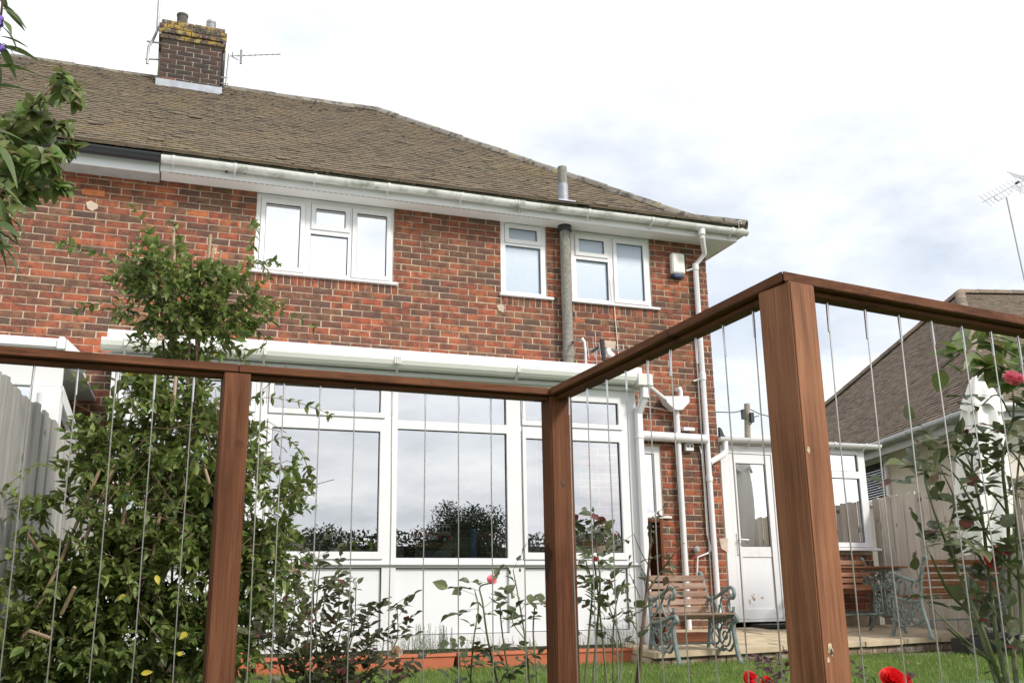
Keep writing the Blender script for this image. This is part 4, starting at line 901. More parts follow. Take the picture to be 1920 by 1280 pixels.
def knot(x, y, P, d, wn, hw, r_, m):   # on the face of post P with outward normal wn, half depth hw
    q = Vector(ray(x, y)); n3 = Vector((wn.x, wn.y, 0)); c = P+n3*hw; t = c.dot(n3)/q.dot(n3); p = q*t; u = Vector((-n3.y, n3.x, 0)); s = MB(); vs = [p+n3*.0012]; k_ = 11
    for i in range(k_): a = 6.283*i/k_; rr_ = r_*random.uniform(.65, 1.25); vs.append(p+u*math.cos(a)*rr_*.75+Vector((0, 0, 1))*math.sin(a)*rr_*1.2+n3*.0006)
    s.add(vs, [(0, 1+i, 1+(i+1) % k_) for i in range(k_)]); s.build('knot', m, wf, fix=False)
RES = simple('resin', (.50, .40, .28), .6, var=.4, nscale=60); KN = simple('knot_wood', (.06, .024, .012), .6, var=.5, nscale=60)
nC = Vector((CDd.y, -CDd.x, 0)); nB = Vector((ABd.y, -ABd.x, 0))
for a in ((1557, 1218, PC, CDd, nC, .0645, .013, RES), (1559, 1222, PC, CDd, nC, .0655, .006, KN), (1553, 1236, PC, CDd, nC, .0645, .006, RES), (1516, 843, PC, CDd, nC, .0645, .008, RES), (1056, 906, PB, ABd, nB, .0505, .014, KN), (810, 716, PB, ABd, nB, .0525, .006, KN)): knot(*a)
CW = .104; G_ = .0012
mid = PA+ABd*.0
for nm, wd, z0, z1 in (('handrail', CW, RH-.030, RH), ('under_rail', .048, RH-.0475, RH-.0315)):
    mitre_rail(nm, PL-ABd*.05, PA+ABd*(.002-G_), None, None, wd, z0, z1, MT['stain_x'])
    mitre_rail(nm, PA+ABd*(.002+G_), PB-ABd*G_, None, BCd, wd, z0, z1, MT['stain_x'])
    mitre_rail(nm, PB+BCd*G_, PC-BCd*G_, ABd, CDd, wd, z0, z1, MT['stain_y'])
    mitre_rail(nm, PC+CDd*G_, PD+CDd*.1, BCd, None, wd, z0, z1, MT['stain_x'])
for P, Q, m in ((PL, PA, 'x'), (PA, PB, 'x'), (PB, PC, 'y'), (PC, PD, 'x')):
    d = (Q-P).normalized(); s = MB(); s.bar(P+d*.06+Vector((0, 0, -.42)), Q-d*.06+Vector((0, 0, -.42)), .06, .035); s.build('bottom_rail', MT['stain_'+m], wf, bevel=.003)
def wire(p, wob):
    zt = RH-.046; s = MB(); n = 9; pts = []
    a, b_ = random.uniform(-1, 1)*wob, random.uniform(-1, 1)*wob; ph = random.uniform(0, 6)
    for i in range(n):
        t = i/(n-1); e = math.sin(math.pi*t); pts.append((p.x+e*a+.25*wob*math.sin(ph+9*t)*e, p.y+e*b_, zt-.07-(zt-.07+.40)*t))
    s.tube([(p.x, p.y, zt-.05)]+pts, .0023, 6); wr = s.build('wire', MT['steel'], wf, smooth=True)
    s = MB(); l_ = random.uniform(.075, .105); jx = random.uniform(-.003, .003); s.tube([(p.x, p.y, zt+.01), (p.x+jx*.4, p.y, zt-.03), (p.x+jx, p.y, zt-l_)], [.0042, .0042, .0036], 8); s.build('fitting', MT['chrome'], wr, smooth=True)
def rail_pt(P, d, X): t = (X-P.x)/d.x; return P+d*t
for X in (-.69, -.55, -.41, -.27, -.142, -.010, .126): wire(rail_pt(PA, ABd, X), .004)
for X in (.372, .456, .596, .732, .883, 1.023, 1.165, 1.307, 1.445): wire(rail_pt(PA, ABd, X), .004)
for Y in (3.747, 3.575, 3.407, 3.25, 3.084, 2.927, 2.766, 2.606, 2.445): t = (Y-PB.y)/BCd.y; wire(PB+BCd*t, .004)
for X in (1.818, 1.97, 2.111, 2.254, 2.393, 2.533, 2.666, 2.80, 2.94): wire(rail_pt(PC, CDd, X), .006)

# ---------------------------------------------------------------- bungalow to the right
bun = thing('bungalow', 'cream rendered bungalow with brown tiled hipped roof and grey gutter beyond the right fence', 'bungalow', (12, 13, G0))
ZE = 2.5; ea = atz(1640, 838, ZE); eb = atz(1812, 777, ZE); ub = (ea-eb); ub.z = 0; ub.normalize(); nb_ = Vector((-ub.y, ub.x, 0))
if nb_.x > 0: nb_ = -nb_
PHI = math.radians(42); Nn = ub.cross(-nb_*math.cos(PHI)+Vector((0, 0, math.sin(PHI))))
rr = Vector(ray(1800, 552)); AP = rr*(ea.dot(Nn)/rr.dot(Nn))
nr_ = Vector(ray(1850, 765)); t_ = 0
def eave_at(xp):   # point of the eave line under picture column xp
    lo, hi = -12, 30
    for _ in range(60):
        md = (lo+hi)/2; x, y = px(ea+ub*md)
        if x > xp: lo = md
        else: hi = md
    return ea+ub*lo
NC = eave_at(1852); dA = (AP-ea).dot(-nb_); foot = AP+nb_*dA; foot.z = ZE; FC = ea+ub*((foot-ea).dot(ub)+dA*1.0)
RD = AP-nb_*9; ND = NC-nb_*(9+dA); 
s = MB(); s.add([NC, FC, AP], [(0, 1, 2)]); s.add([NC, AP, RD, ND], [(0, 1, 2, 3)]); s.add([FC, FC-nb_*(9+dA), RD, AP], [(0, 1, 2, 3)]); broof = s.build('roof', MT['tile2'], bun, fix=False)
bt = []; mdir = -nb_*math.cos(PHI)+Vector((0, 0, math.sin(PHI))); bnrm = nb_*math.sin(PHI)+Vector((0, 0, math.cos(PHI)))
def tile_face(o, u, mdir, nrm, inside, L, gauge, wid, out_):
    r_ = 0; sd = 0
    while sd < L:
        x0, x1 = inside(sd); x = x0+(wid/2 if r_ % 2 else 0)
        while x < x1:
            p = o+u*x+mdir*(sd+random.gauss(0, .003))+nrm*random.gauss(.006, .0018); yw = random.gauss(0, .006); a = u*math.cos(yw)+mdir*math.sin(yw); c = mdir*math.cos(yw)-u*math.sin(yw)
            out_.append((random.randrange(8), TRS(np.array(p), np.array(a)*wid/.165, np.array(c)*gauge/.098, np.array(nrm))))
            x += wid
        r_ += 1; sd += gauge
fx = (foot-NC).dot(ub); FX_ = (FC-NC).dot(ub); LS = (AP-foot).length
tile_face(NC, ub, mdir, bnrm, lambda sd: (fx*sd/LS+.06, FX_-(FX_-fx)*sd/LS-.1), LS-.1, .098, .165, bt)
n2_ = (NC-AP).cross(RD-AP).normalized(); n2_ = n2_ if n2_.z > 0 else -n2_
ru = -nb_; m2 = n2_.cross(ru); m2 = m2 if m2.z > 0 else -m2
L2 = (AP-NC).dot(m2); o2 = (AP-NC).dot(ru)
tile_face(NC, ru, m2, n2_, lambda sd: (o2*sd/L2+.1, o2+8.8), L2-.08, .098, .165, bt)
# ub x mdir handedness: keep tile tops outward
pieces('tile', TV, bt, MT['tile2'], broof, 300)
for P, Q, n_ in ((NC, AP, 16), (FC, AP, 14), (AP, RD, 22)):
    for i in range(n_):
        s = MB(); a = P.lerp(Q, i/n_)+Vector((0, 0, .05)); b_ = P.lerp(Q, (i+1)/n_)+Vector((0, 0, .05)); half_round(s, a, b_, .11); s.build('hip_tile' if Q == AP else 'ridge_tile', MT['tile2'], broof, smooth=True)
wi = -nb_*.38
W_a, W_b = NC+wi+ub*.38, FC+wi-ub*.3
s = MB(); nth = .2
s.add([W_a+Vector((0, 0, -3.1)), W_b+Vector((0, 0, -3.1)), W_b+Vector((0, 0, 0)), W_a+Vector((0, 0, 0))], [(0, 1, 2, 3)])
s.add([W_a+Vector((0, 0, -3.1)), W_a-nb_*12+Vector((0, 0, -3.1)), W_a-nb_*12, W_a], [(0, 1, 2, 3)]); s.build('wall', MT['render'], bun, fix=False)
s = MB(); s.add([NC+Vector((0, 0, -.06)), FC+Vector((0, 0, -.06)), FC+wi+Vector((0, 0, -.05)), NC+wi+Vector((0, 0, -.05))], [(0, 1, 2, 3)]); s.add([NC+Vector((0, 0, -.06)), NC-nb_*12+Vector((0, 0, -.06)), NC-nb_*12+ub*.38+Vector((0, 0, -.05)), NC+ub*.38+Vector((0, 0, -.05))], [(0, 1, 2, 3)])
s.bar(NC+Vector((0, 0, -.09)), FC+Vector((0, 0, -.09)), .03, .16); s.bar(NC+Vector((0, 0, -.09)), NC-nb_*12+Vector((0, 0, -.09)), .03, .16); s.build('fascia', MT['grey_panel'], bun)
s = MB(); g0 = NC+nb_*.07+Vector((0, 0, .0)); g1 = FC+nb_*.07
s.tube([g0-ub*.07, g1], .06, 10); s.tube([g0-ub*.07, NC-nb_*12-ub*.07], .06, 10); bg_ = s.build('gutter', MT['galv'], bun, smooth=True)
for i in range(7):
    c = g0.lerp(g1, (i+.6)/10); s = MB(); s.tube([c-ub*.015, c+ub*.015], .068, 10); s.build('bracket', MT['lead'], bg_, smooth=True)
# window in the bungalow wall
def on_wall(x, y):
    r_ = Vector(ray(x, y)); return r_*(W_a.dot(nb_)/r_.dot(nb_))
q = [on_wall(x, y) for x, y in ((1608, 871), (1664, 853), (1673, 925), (1616, 945))]
wl, wr_ = q[0], q[1]; zt_, zb2 = (q[0].z+q[1].z)/2, q[2].z-.05
c0 = Vector((wl.x, wl.y, 0)); c1 = Vector((wr_.x, wr_.y, 0)); dw = (c1-c0).normalized(); lw_ = (c1-c0).length
def wbox(s, u0, u1, z0, z1, o0, o1): p = c0+dw*u0+nb_*o0; s.prism([tuple(c0+dw*u0+nb_*o0+Vector((0, 0, z0))), tuple(c0+dw*u1+nb_*o0+Vector((0, 0, z0))), tuple(c0+dw*u1+nb_*o0+Vector((0, 0, z1))), tuple(c0+dw*u0+nb_*o0+Vector((0, 0, z1)))], tuple(nb_*(o1-o0)))
s = MB(); wbox(s, 0, lw_, zt_-.07, zt_, .0, .05); wbox(s, lw_-.09, lw_, zb2, zt_-.07, .0, .05); wbox(s, 0, .09, zb2, zt_-.07, .0, .05); wbox(s, 0, lw_, zb2-.08, zb2, 0, .05); bw = s.build('window', MT['white'], bun, bevel=.004)
s = MB(); wbox(s, .09, lw_-.09, zb2, zt_-.07, .002, .006); s.build('pane', MT['glass'], bw)
for k in range(14):
    s = MB(); z_ = zb2+.03+k*(zt_-.1-zb2)/14; wbox(s, .1, lw_-.1, z_, z_+.03, .012, .02); s.build('slat', MT['dark'], bw)

# ---------------------------------------------------------------- aerials, pole
def aerial(name, label, cat, mast, boom, el, elL, extra, m=MT['galv'], mr=.016):
    root = thing(name, label, cat, mast[-1]); s = MB(); s.tube(mast, mr, 8); s.build('mast', m, root, smooth=True)
    if boom:
        s = MB(); s.tube(boom, mr*.55, 6); s.build('boom', m, root, smooth=True)
        a, b_ = Vector(boom[0]), Vector(boom[-1])
        for i in range(el):
            c = a.lerp(b_, (i+.6)/el); s = MB(); s.tube([c-Vector(elL)*(1-.35*i/el), c+Vector(elL)*(1-.35*i/el)], mr*.28, 5); s.build('element', m, root)
    for nm, pts, r_, mm_ in extra: s = MB(); s.tube(pts, r_, 6); s.build(nm, mm_, root, smooth=True)
    return root
YA = CY+.1; A_ = lambda x, y, Y=YA: tuple(at(x, y, Y))
aerial('aerial_mast', 'grey cranked aerial mast bracketed to the left side of the brick chimney', 'aerial', [A_(300.5, -45), A_(298.5, 0), A_(295, 57), A_(286, 77), A_(279, 87), A_(277.5, 100), A_(276, 120)], None, 0, 0,
       [('bracket', [A_(275, 77.5), A_(290, 80), A_(302, 81), A_(313, 94), A_(312, 102), A_(297, 112), A_(272, 111)], .014, MT['galv'])], mr=.02)
aerial('tv_aerial', 'thin grey television aerial pointing right from the chimney', 'aerial', [A_(429.5, 102), A_(427, 125), A_(423.5, 161)], [A_(429, 105.5), A_(526, 102)], 9, (0, .07, .02),
       [('reflector', [A_(452.5, 94), A_(451.5, 120)], .018, MT['galv']), ('bracket', [A_(414, 145.5), A_(428, 146)], .012, MT['galv']), ('bracket', [A_(414, 156), A_(428, 158)], .012, MT['galv']), ('stay', [A_(436, 107), A_(447, 113)], .008, MT['galv']), ('dipole', [A_(436, 98), A_(436, 108)], .008, MT['galv'])], mr=.014)
YB = 9.85; B_ = lambda x, y, Y=YB: tuple(at(x, y, Y))
aerial('tv_aerial', 'small silver television aerial with black reflector above the conservatory roof beside the grey soil pipe', 'aerial', [B_(1074, 640, 10.5), B_(1083, 638, 10.2), B_(1092, 636), B_(1096, 641), B_(1098, 660), B_(1099, 690)], [B_(1096, 655.5), B_(1185, 657)], 8, (0, .02, .10),
       [('reflector', [B_(1128, 636), B_(1132, 676)], .022, MT['black']), ('dipole', [B_(1116, 622), B_(1119, 684)], .005, MT['chrome']), ('clamp', [B_(1110, 659), B_(1121, 651)], .018, MT['black']), ('lamp_elbow', [B_(1139, 653), B_(1141, 661), B_(1150, 668)], .035, MT['white'])], m=MT['chrome'], mr=.016)
YD = 15.5; D_ = lambda x, y, Y=YD: tuple(at(x, y, Y))
aerial('tv_aerial', 'wide spiky television aerial on a tall mast at the far right against the sky', 'aerial', [D_(1887, 370), D_(1898, 420), D_(1922, 530), D_(1940, 610)], [D_(1843, 379), D_(1935, 330)], 13, (-.10, .05, .13),
       [('loop', [D_(1865, 368), D_(1866, 374), D_(1872, 376), D_(1884, 369), D_(1892, 364), D_(1898, 357), D_(1898, 352)], .012, MT['galv']), ('box', [D_(1905, 344), D_(1910, 341)], .03, MT['black'])]
       + [('reflector', [D_(1888+4*k, 322+3.2*k), D_(1922+4*k, 332+3*k)], .006, MT['galv']) for k in range(4)] + [('reflector', [D_(1900+3*k, 349+3*k), D_(1925, 352+4*k)], .006, MT['galv']) for k in range(4)] + [('reflector', [D_(1917, 340), D_(1913, 366)], .011, MT['galv'])], mr=.016)
up = thing('utility_pole', 'weathered wooden utility pole with cables beyond the porch roof', 'utility pole', tuple(at(1405, 1050, 42)))
p1, p0 = at(1400.5, 757, 42), at(1406, 1150, 42); s = MB(); s.tube([p0+Vector((0, 0, -1.5)), p1], [.17, .15], 12); s.build('pole', MT['pole'], up, smooth=True)
for x, y in ((1394, 775), (1409, 781)): c = at(x, y, 41.8); s = MB(); s.box(c.x-.09, c.x+.09, c.y-.1, c.y+.1, c.z-.28, c.z+.2); s.build('terminal_box', MT['black'], up)
for pts in ([(1401, 768), (1375, 773), (1340, 772)], [(1404, 766), (1425, 776), (1450, 782)], [(1403, 786), (1412, 782), (1423, 779)], [(1404, 800), (1411, 790), (1414, 784)]):
    s = MB(); s.tube([at(x, y, 42) for x, y in pts], .025, 5); s.build('cable', MT['black'], up)
# ---------------------------------------------------------------- garden furniture
def frame_fn(o, fdir):
    f = Vector((*fdir, 0)).normalized(); r = Vector((f.y, -f.x, 0)); o = Vector(o)
    return lambda u, v, z: o+r*u+f*v+Vector((0, 0, z))
def arc(c, r_, a0, a1, n=9, sq=1.0): return [(c[0]+r_*math.cos(a0+(a1-a0)*i/n), c[1]+sq*r_*math.sin(a0+(a1-a0)*i/n)) for i in range(n+1)]
def spline(pts, n=5):
    P = [Vector(p) for p in pts]; P = [P[0]*2-P[1]]+P+[P[-1]*2-P[-2]]; out = []
    for i in range(1, len(P)-2):
        for k in range(n):
            t = k/n; a, b_, c, d = P[i-1:i+3]; out.append(.5*((2*b_)+(c-a)*t+(2*a-5*b_+4*c-d)*t*t+(3*b_-a-3*c+d)*t**3))
    out.append(P[-2]); return out
def bench(name, label, cat, o, fdir, wd, slm, nslat_seat=6, nslat_back=5, group=None):
    root = thing(name, label, cat, o, group); T = frame_fn(o, fdir)
    for sg in (-1, 1):
        u = sg*wd/2; s = MB()
        def tb(p2, r_, n=8): s.tube([T(u, v, z) for v, z in p2], r_, n)
        def sp(p2, r_): s.tube([T(u, *q) for q in [(p[0], p[1]) for p in spline([(a, b_, 0) for a, b_ in p2])]], r_, 8)
        sp([(-.275, 0), (-.27, .02), (-.235, .14), (-.195, .28), (-.185, .40), (-.205, .55), (-.245, .70), (-.285, .80), (-.31, .815), (-.322, .795)], .019)
        sp([(.285, 0), (.275, .025), (.235, .13), (.205, .27), (.20, .40)], .021)
        sp([(-.19, .375), (-.05, .375), (.10, .40), (.22, .425), (.265, .405), (.262, .375), (.235, .375)], .020)
        sp([(-.215, .60), (-.14, .575), (-.03, .595), (.09, .64), (.175, .67), (.235, .655), (.25, .61), (.225, .575), (.19, .585), (.185, .615)], .017)
        sp([(.20, .60), (.15, .55), (.135, .50), (.17, .455), (.215, .46), (.225, .50)], .012)
        sp([(-.19, .42), (-.11, .44), (-.06, .50), (-.09, .56), (-.14, .55), (-.13, .51)], .011)
        sp([(.10, .41), (.05, .46), (.02, .54), (.06, .59), (.11, .57)], .011); sp([(-.04, .39), (-.02, .46), (.0, .52)], .010)
        for c, r_, sq in (((.06, .25), .085, 1.15), ((-.10, .24), .062, 1.2), ((.06, .25), .035, 1), ((.145, .33), .035, 1), ((-.02, .33), .035, 1)): tb(arc(c, r_, 0, 6.283, 16, sq), .0095, 6)
        sp([(-.215, .20), (-.12, .155), (.0, .12), (.06, .13), (.13, .12), (.215, .20)], .012); tb([(-.19, .36), (.0, .17), (.19, .36)], .009, 6)
        for c in ((.06, .365), (-.10, .335), (.0, .135)): tb(arc(c, .016, 0, 6.283, 8), .009, 6)
        s.obox(T(u, -.275, .01), (1, 0, 0), (0, 1, 0), (0, 0, 1), .024, .03, .01); s.obox(T(u, .29, .01), (1, 0, 0), (0, 1, 0), (0, 0, 1), .024, .03, .01)
        s.build('end_frame', MT['iron'], root, smooth=True)
    r_ = (T(1, 0, 0)-T(0, 0, 0)); f_ = (T(0, 1, 0)-T(0, 0, 0)); up = Vector((0, 0, 1))
    for i in range(nslat_seat):
        v = -.15+.375*i/(nslat_seat-1); z = .405+.028*max(0, v/.2); s = MB(); s.obox(T(0, v, z+random.uniform(-.002, .002)), r_, f_+up*.08, up-f_*.08, wd/2+.005, .027, .0095); s.build('slat', slm, root, bevel=.003)
    for i in range(nslat_back):
        t = (i+.3)/nslat_back; z = .455+t*.36; v = -.185-.10*t*t-.012; dv = Vector(f_*(-.2)+up).normalized(); s = MB(); s.obox(T(0, v+.018, z), r_, dv, f_+up*.2, wd/2+.005, .027, .009); s.build('slat', slm, root, bevel=.003)
        for sg in (-1, 1):
            q = MB(); q.lathe(T(sg*(wd/2-.02), v+.028, z), [(.007, -.002), (.005, .004)], 8, axis='y'); q.build('bolt', MT['chrome'], root)
    s = MB(); s.tube([T(-wd/2, -.08, .18), T(wd/2, -.08, .18)], .009, 6); s.build('tie_rod', MT['iron'], root)
    return root
bench('garden_chair', 'weathered wood slat garden armchair with green iron ends on the lawn by the conservatory', 'garden chair', (4.735, 8.35, G0), (.03, -1), .62, MT['slat_old'], 6, 5)
zp = patio_z
bench('garden_bench', 'slatted bench with green iron ends against the porch window wall', 'garden bench', (7.98, 10.24, zp(10.2)), (0, -1), .92, MT['slat'])
bench('garden_bench', 'slatted bench seen from behind with its green iron end facing the table', 'garden bench', (8.18, 8.86, zp(8.86)), (-.05, 1), 1.15, MT['slat'])
# table
tbo = Vector((7.45, 9.55, zp(9.55))); tb_ = thing('garden_table', 'low garden table with ornate green iron legs and slatted wooden top', 'garden table', tbo); T = frame_fn(tbo, (0, -1))
TX = -1
for i in range(6): s = MB(); s.obox(T(0, -.26+.105*i, .70), (1, 0, 0), (0, 1, 0), (0, 0, 1), .56, .046, .010); s.build('slat', MT['slat'], tb_, bevel=.003)
for sg in (-1, 1):
    u = sg*.44; s = MB()
    def sp(p2, r_): s.tube([T(u, q[0], q[1]) for q in spline([(a, b_, 0) for a, b_ in p2])], r_, 8)
    for m_ in (-1, 1):
        sp([(m_*.30, 0), (m_*.29, .02), (m_*.25, .07), (m_*.19, .15), (m_*.15, .21), (m_*.17, .30), (m_*.14, .40), (m_*.17, .50), (m_*.24, .58), (m_*.30, .60), (m_*.31, .55), (m_*.27, .54)], .016)
        s.tube([T(u, m_*.03, .2), T(u, m_*.03, .68)], .010, 6)
        for c, r_, q in (((m_*.09, .34), .052, 1.5), ((m_*.09, .34), .022, 1), ((m_*.10, .50), .045, 1.1), ((m_*.10, .50), .02, 1), ((m_*.09, .61), .04, 1), ((m_*.08, .235), .028, 1.3)):
            s.tube([T(u, a, b_) for a, b_ in arc(c, r_, 0, 6.283, 14, q)], .009, 6)
    s.bar(T(u, -.2, .19), T(u, .2, .19), .025, .03); s.bar(T(u, -.33, .675), T(u, .33, .675), .03, .025); s.build('leg_frame', MT['iron'], tb_, smooth=True)
s = MB(); s.tube([T(-.44, 0, .2), T(.44, 0, .2)], .012, 6); s.build('tie_rod', MT['iron'], tb_)
# wooden upright box beside the narrow window
bxo = at(1222, 1075, 10.2); bx = thing('wooden_box', 'dark brown open upright wooden box standing below the narrow window', 'box', (bxo.x, 10.2, zp(10.2)))
a = at(1207, 972, 10.1); b_ = at(1242, 972, 10.1); zt_ = a.z
for x0, x1, nm in ((a.x, a.x+.03, 'side'), (b_.x-.035, b_.x, 'side')): s = MB(); s.box(x0, x1, 10.1, 10.4, zp(10.2), zt_); s.build(nm, MT['stain_z'], bx, bevel=.003)
s = MB(); s.box(a.x+.031, b_.x-.036, 10.1, 10.4, zt_-.035, zt_-.001); s.build('top', MT['stain_x'], bx, bevel=.003)
s = MB(); s.box(a.x+.031, b_.x-.036, 10.37, 10.39, zp(10.2), zt_-.036); s.build('back', MT['dark'], bx)
# low wooden planter behind the chair
s = MB(); s.box(4.72, 5.30, 8.95, 9.2, patio_z(9)+.002, patio_z(9)+.10); o = s.build('wooden_trough', MT['stain_x'], None, loc=(5.0, 9.05, patio_z(9)), bevel=.006); tag(o, 'low brown wooden trough on the patio behind the garden armchair', 'trough')
# parasol
pa = thing('parasol', 'folded white garden parasol standing by the right fence', 'parasol', (8.28, 8.25, zp(8.5))); PY = 8.25
prof_ = [(1833, 708, 7), (1835, 718, 15), (1838, 742, 24), (1841, 770, 31), (1844, 805, 37), (1847, 850, 42), (1849, 900, 46), (1850, 960, 47), (1851, 1005, 44), (1851, 1034, 36)]
def canopy(rows_, seed, nm, fold, hem=0):
    r0 = random.Random(seed); n = 56; vs = []; fs = []; ph = r0.uniform(0, 6); m_ = len(rows_)
    for i, (x, y, w_) in enumerate(rows_):
        c = at(x, y, PY); sc = (at(x+10, y, PY)-c).length/10*w_*.8; t = i/(m_-1)
        for k in range(n):
            an = 2*math.pi*k/n; f = 1+fold*min(1, i/2.5)*(math.sin(an*8+ph+i*.10)*.13+math.sin(an*5+1+.25*i)*.09+math.sin(an*13+ph*2)*.04)
            vs.append((c.x+math.cos(an)*sc*f, PY+math.sin(an)*sc*f*.85, c.z+(hem*math.sin(an*4+ph)*t*t if hem else 0)))
    for i in range(m_-1):
        for k in range(n): k2 = (k+1) % n; fs.append((i*n+k, i*n+k2, (i+1)*n+k2, (i+1)*n+k))
    s = MB(); s.add(vs, fs); return s.build(nm, MT['umbrella'], pa, smooth=True, fix=False)
canopy(prof_, 3, 'canopy', 1.0, .03); canopy([(1833, 705, 8), (1835, 715, 17), (1838, 735, 25), (1840, 752, 32), (1842, 770, 39)], 5, 'vent_flap', .9, .045)
c0_ = at(1847, 1030, PY); s = MB(); s.tube([(c0_.x, PY, zp(8.6)), (c0_.x, PY, c0_.z+.2)], .024, 12); s.build('pole', MT['galv'], pa, smooth=True)
s = MB(); s.lathe((c0_.x, PY, zp(8.6)-.0), [(.25, 0), (.25, .05), (.05, .08), (.04, .3), (.03, .3)], 20); s.build('base', MT['black'], pa, smooth=True)
s = MB(); c = at(1834, 703, PY); s.lathe((c.x, PY, c.z-.02), [(.03, 0), (.04, .02), (.015, .045)], 12); s.build('finial', MT['galv'], pa, smooth=True)
s = MB(); c = at(1872, 735, PY+.2); s.bar(at(1866, 716, PY+.2), at(1875, 755, PY+.2), .06, .05); s.bar(at(1872, 716, PY+.2), at(1879, 755, PY+.2), .02, .05); s.build('clamp', MT['galv'], pa, bevel=.006)
# terracotta troughs
def trough(x0, x1, Y, dep, z0, z1, lab, cat='planter', group=None):
    r_ = thing('planter', lab, cat, ((x0+x1)/2, Y, z0), group); i_ = .012; t = .02
    s = MB(); A = [(x0+t, Y+t, z0), (x1-t, Y+t, z0), (x1-t, Y+dep-t, z0), (x0+t, Y+dep-t, z0)]; B = [(x0+.004, Y+.004, z1-.03), (x1-.004, Y+.004, z1-.03), (x1-.004, Y+dep-.004, z1-.03), (x0+.004, Y+dep-.004, z1-.03)]
    s.add(A+B, [(3, 2, 1, 0)]+[(i, (i+1) % 4, 4+(i+1) % 4, 4+i) for i in range(4)]); s.build('body', MT['terra'], r_, bevel=.004)
    s = MB()
    s.box(x0-.006, x1+.006, Y-.008, Y+.018, z1-.03, z1); s.box(x0-.006, x1+.006, Y+dep-.018, Y+dep+.008, z1-.03, z1); s.box(x0-.006, x0+.018, Y+.018, Y+dep-.018, z1-.03, z1-.0005); s.box(x1-.018, x1+.006, Y+.018, Y+dep-.018, z1-.03, z1-.0005); s.build('rim', MT['terra'], r_, bevel=.004)
    s = MB(); s.add([(x0+.02, Y+.02, z1-.02), (x1-.02, Y+.02, z1-.02), (x1-.02, Y+dep-.02, z1-.02), (x0+.02, Y+dep-.02, z1-.02)], [(0, 1, 2, 3)]); s.build('soil', MT['soil'], r_, fix=False)
    return r_
def Xat(x, Y): return at(x, 1230, Y).x
PYL = 8.72
troughs = [(Xat(672, PYL+.05)-.05, Xat(851, PYL+.05), 'long terracotta trough of lavender under the middle conservatory pane, left of the next one'), (Xat(861, PYL), Xat(1048, PYL), 'terracotta trough of lavender between the pink rose and the corner post'), (Xat(1062, PYL-.03), Xat(1197, PYL-.03), 'terracotta trough at the right end of the conservatory next to the garden armchair'), (Xat(478, PYL), Xat(664, PYL), 'terracotta trough half hidden by the dark rose bush under the left pane')]
for x0, x1, lab in troughs: trough(x0, x1, PYL, .2, G0+.0, -.352, lab, 'planter', 'terracotta troughs along the conservatory')
trough(Xat(438, 8.5), Xat(473, 8.5), 8.45, .2, G0, -.28, 'small square terracotta pot behind the left fence post')
s = MB(); a = at(1815, 1190, 8.0); b_ = at(1895, 1190, 8.0); s.box(a.x, b_.x, 8.0, 8.25, G0+.02, -.33); o = s.build('black_trough', MT['black'], None, loc=(a.x, 8.1, G0), bevel=.012); tag(o, 'black plastic trough on the grey paving behind the right rose bush', 'planter')

# ---------------------------------------------------------------- plants
def gen_leaf(W, fold, droop, kind='ovate', n=4, curl=0):
    vs = []; fs = []; T_ = [i/n for i in range(n+1)]
    for t in T_:
        if kind == 'ovate': w_ = W*math.sin(math.pi*min(1, .06+.94*t)**.8)
        elif kind == 'lance': w_ = W*math.sin(math.pi*t**.85)*(1-.25*t)
        else: w_ = W*(1-t)**.6*(1.0 if t > 0 else .75)
        w_ = max(w_, .012); z = -droop*t*t; y = t
        yb = y-(.16 if kind == 'heart' and t == 0 else 0)
        vs += [(-w_, yb, z+fold*w_+curl*math.sin(6*t)), (0, y, z), (w_, yb, z+fold*w_-curl*math.sin(6*t))]
    for i in range(n): a = 3*i; fs += [(a, a+1, a+4, a+3), (a+1, a+2, a+5, a+4)]
    return np.array(vs), fs
LV = {'honey': [gen_leaf(random.uniform(.24, .30), random.uniform(.15, .5), random.uniform(.0, .3), 'ovate', 4, random.uniform(-.03, .03)) for _ in range(6)],
      'rose': [gen_leaf(random.uniform(.30, .38), random.uniform(.1, .5), random.uniform(0, .35), 'ovate', 4, random.uniform(-.04, .04)) for _ in range(6)],
      'heart': [gen_leaf(random.uniform(.42, .5), random.uniform(.1, .5), random.uniform(.1, .5), 'heart', 5, random.uniform(-.05, .05)) for _ in range(6)],
      'lance': [gen_leaf(random.uniform(.11, .14), random.uniform(.2, .6), random.uniform(.15, .6), 'lance', 6, random.uniform(-.02, .02)) for _ in range(6)],
      'needle': [gen_leaf(.10, .2, .1, 'lance', 2) for _ in range(3)]}
def unit(v): v = np.asarray(v, float); return v/max(1e-9, np.linalg.norm(v))
def leaf_T(p, d, up, size):
    d = unit(d); x = np.cross(d, up); x = unit(x) if np.linalg.norm(x) > 1e-3 else unit(np.cross(d, [1, 0, .3])); z = np.cross(x, d); return TRS(np.asarray(p, float), x*size, d*size, z*size)
def rv(s_=1): return rng.normal(0, s_, 3)
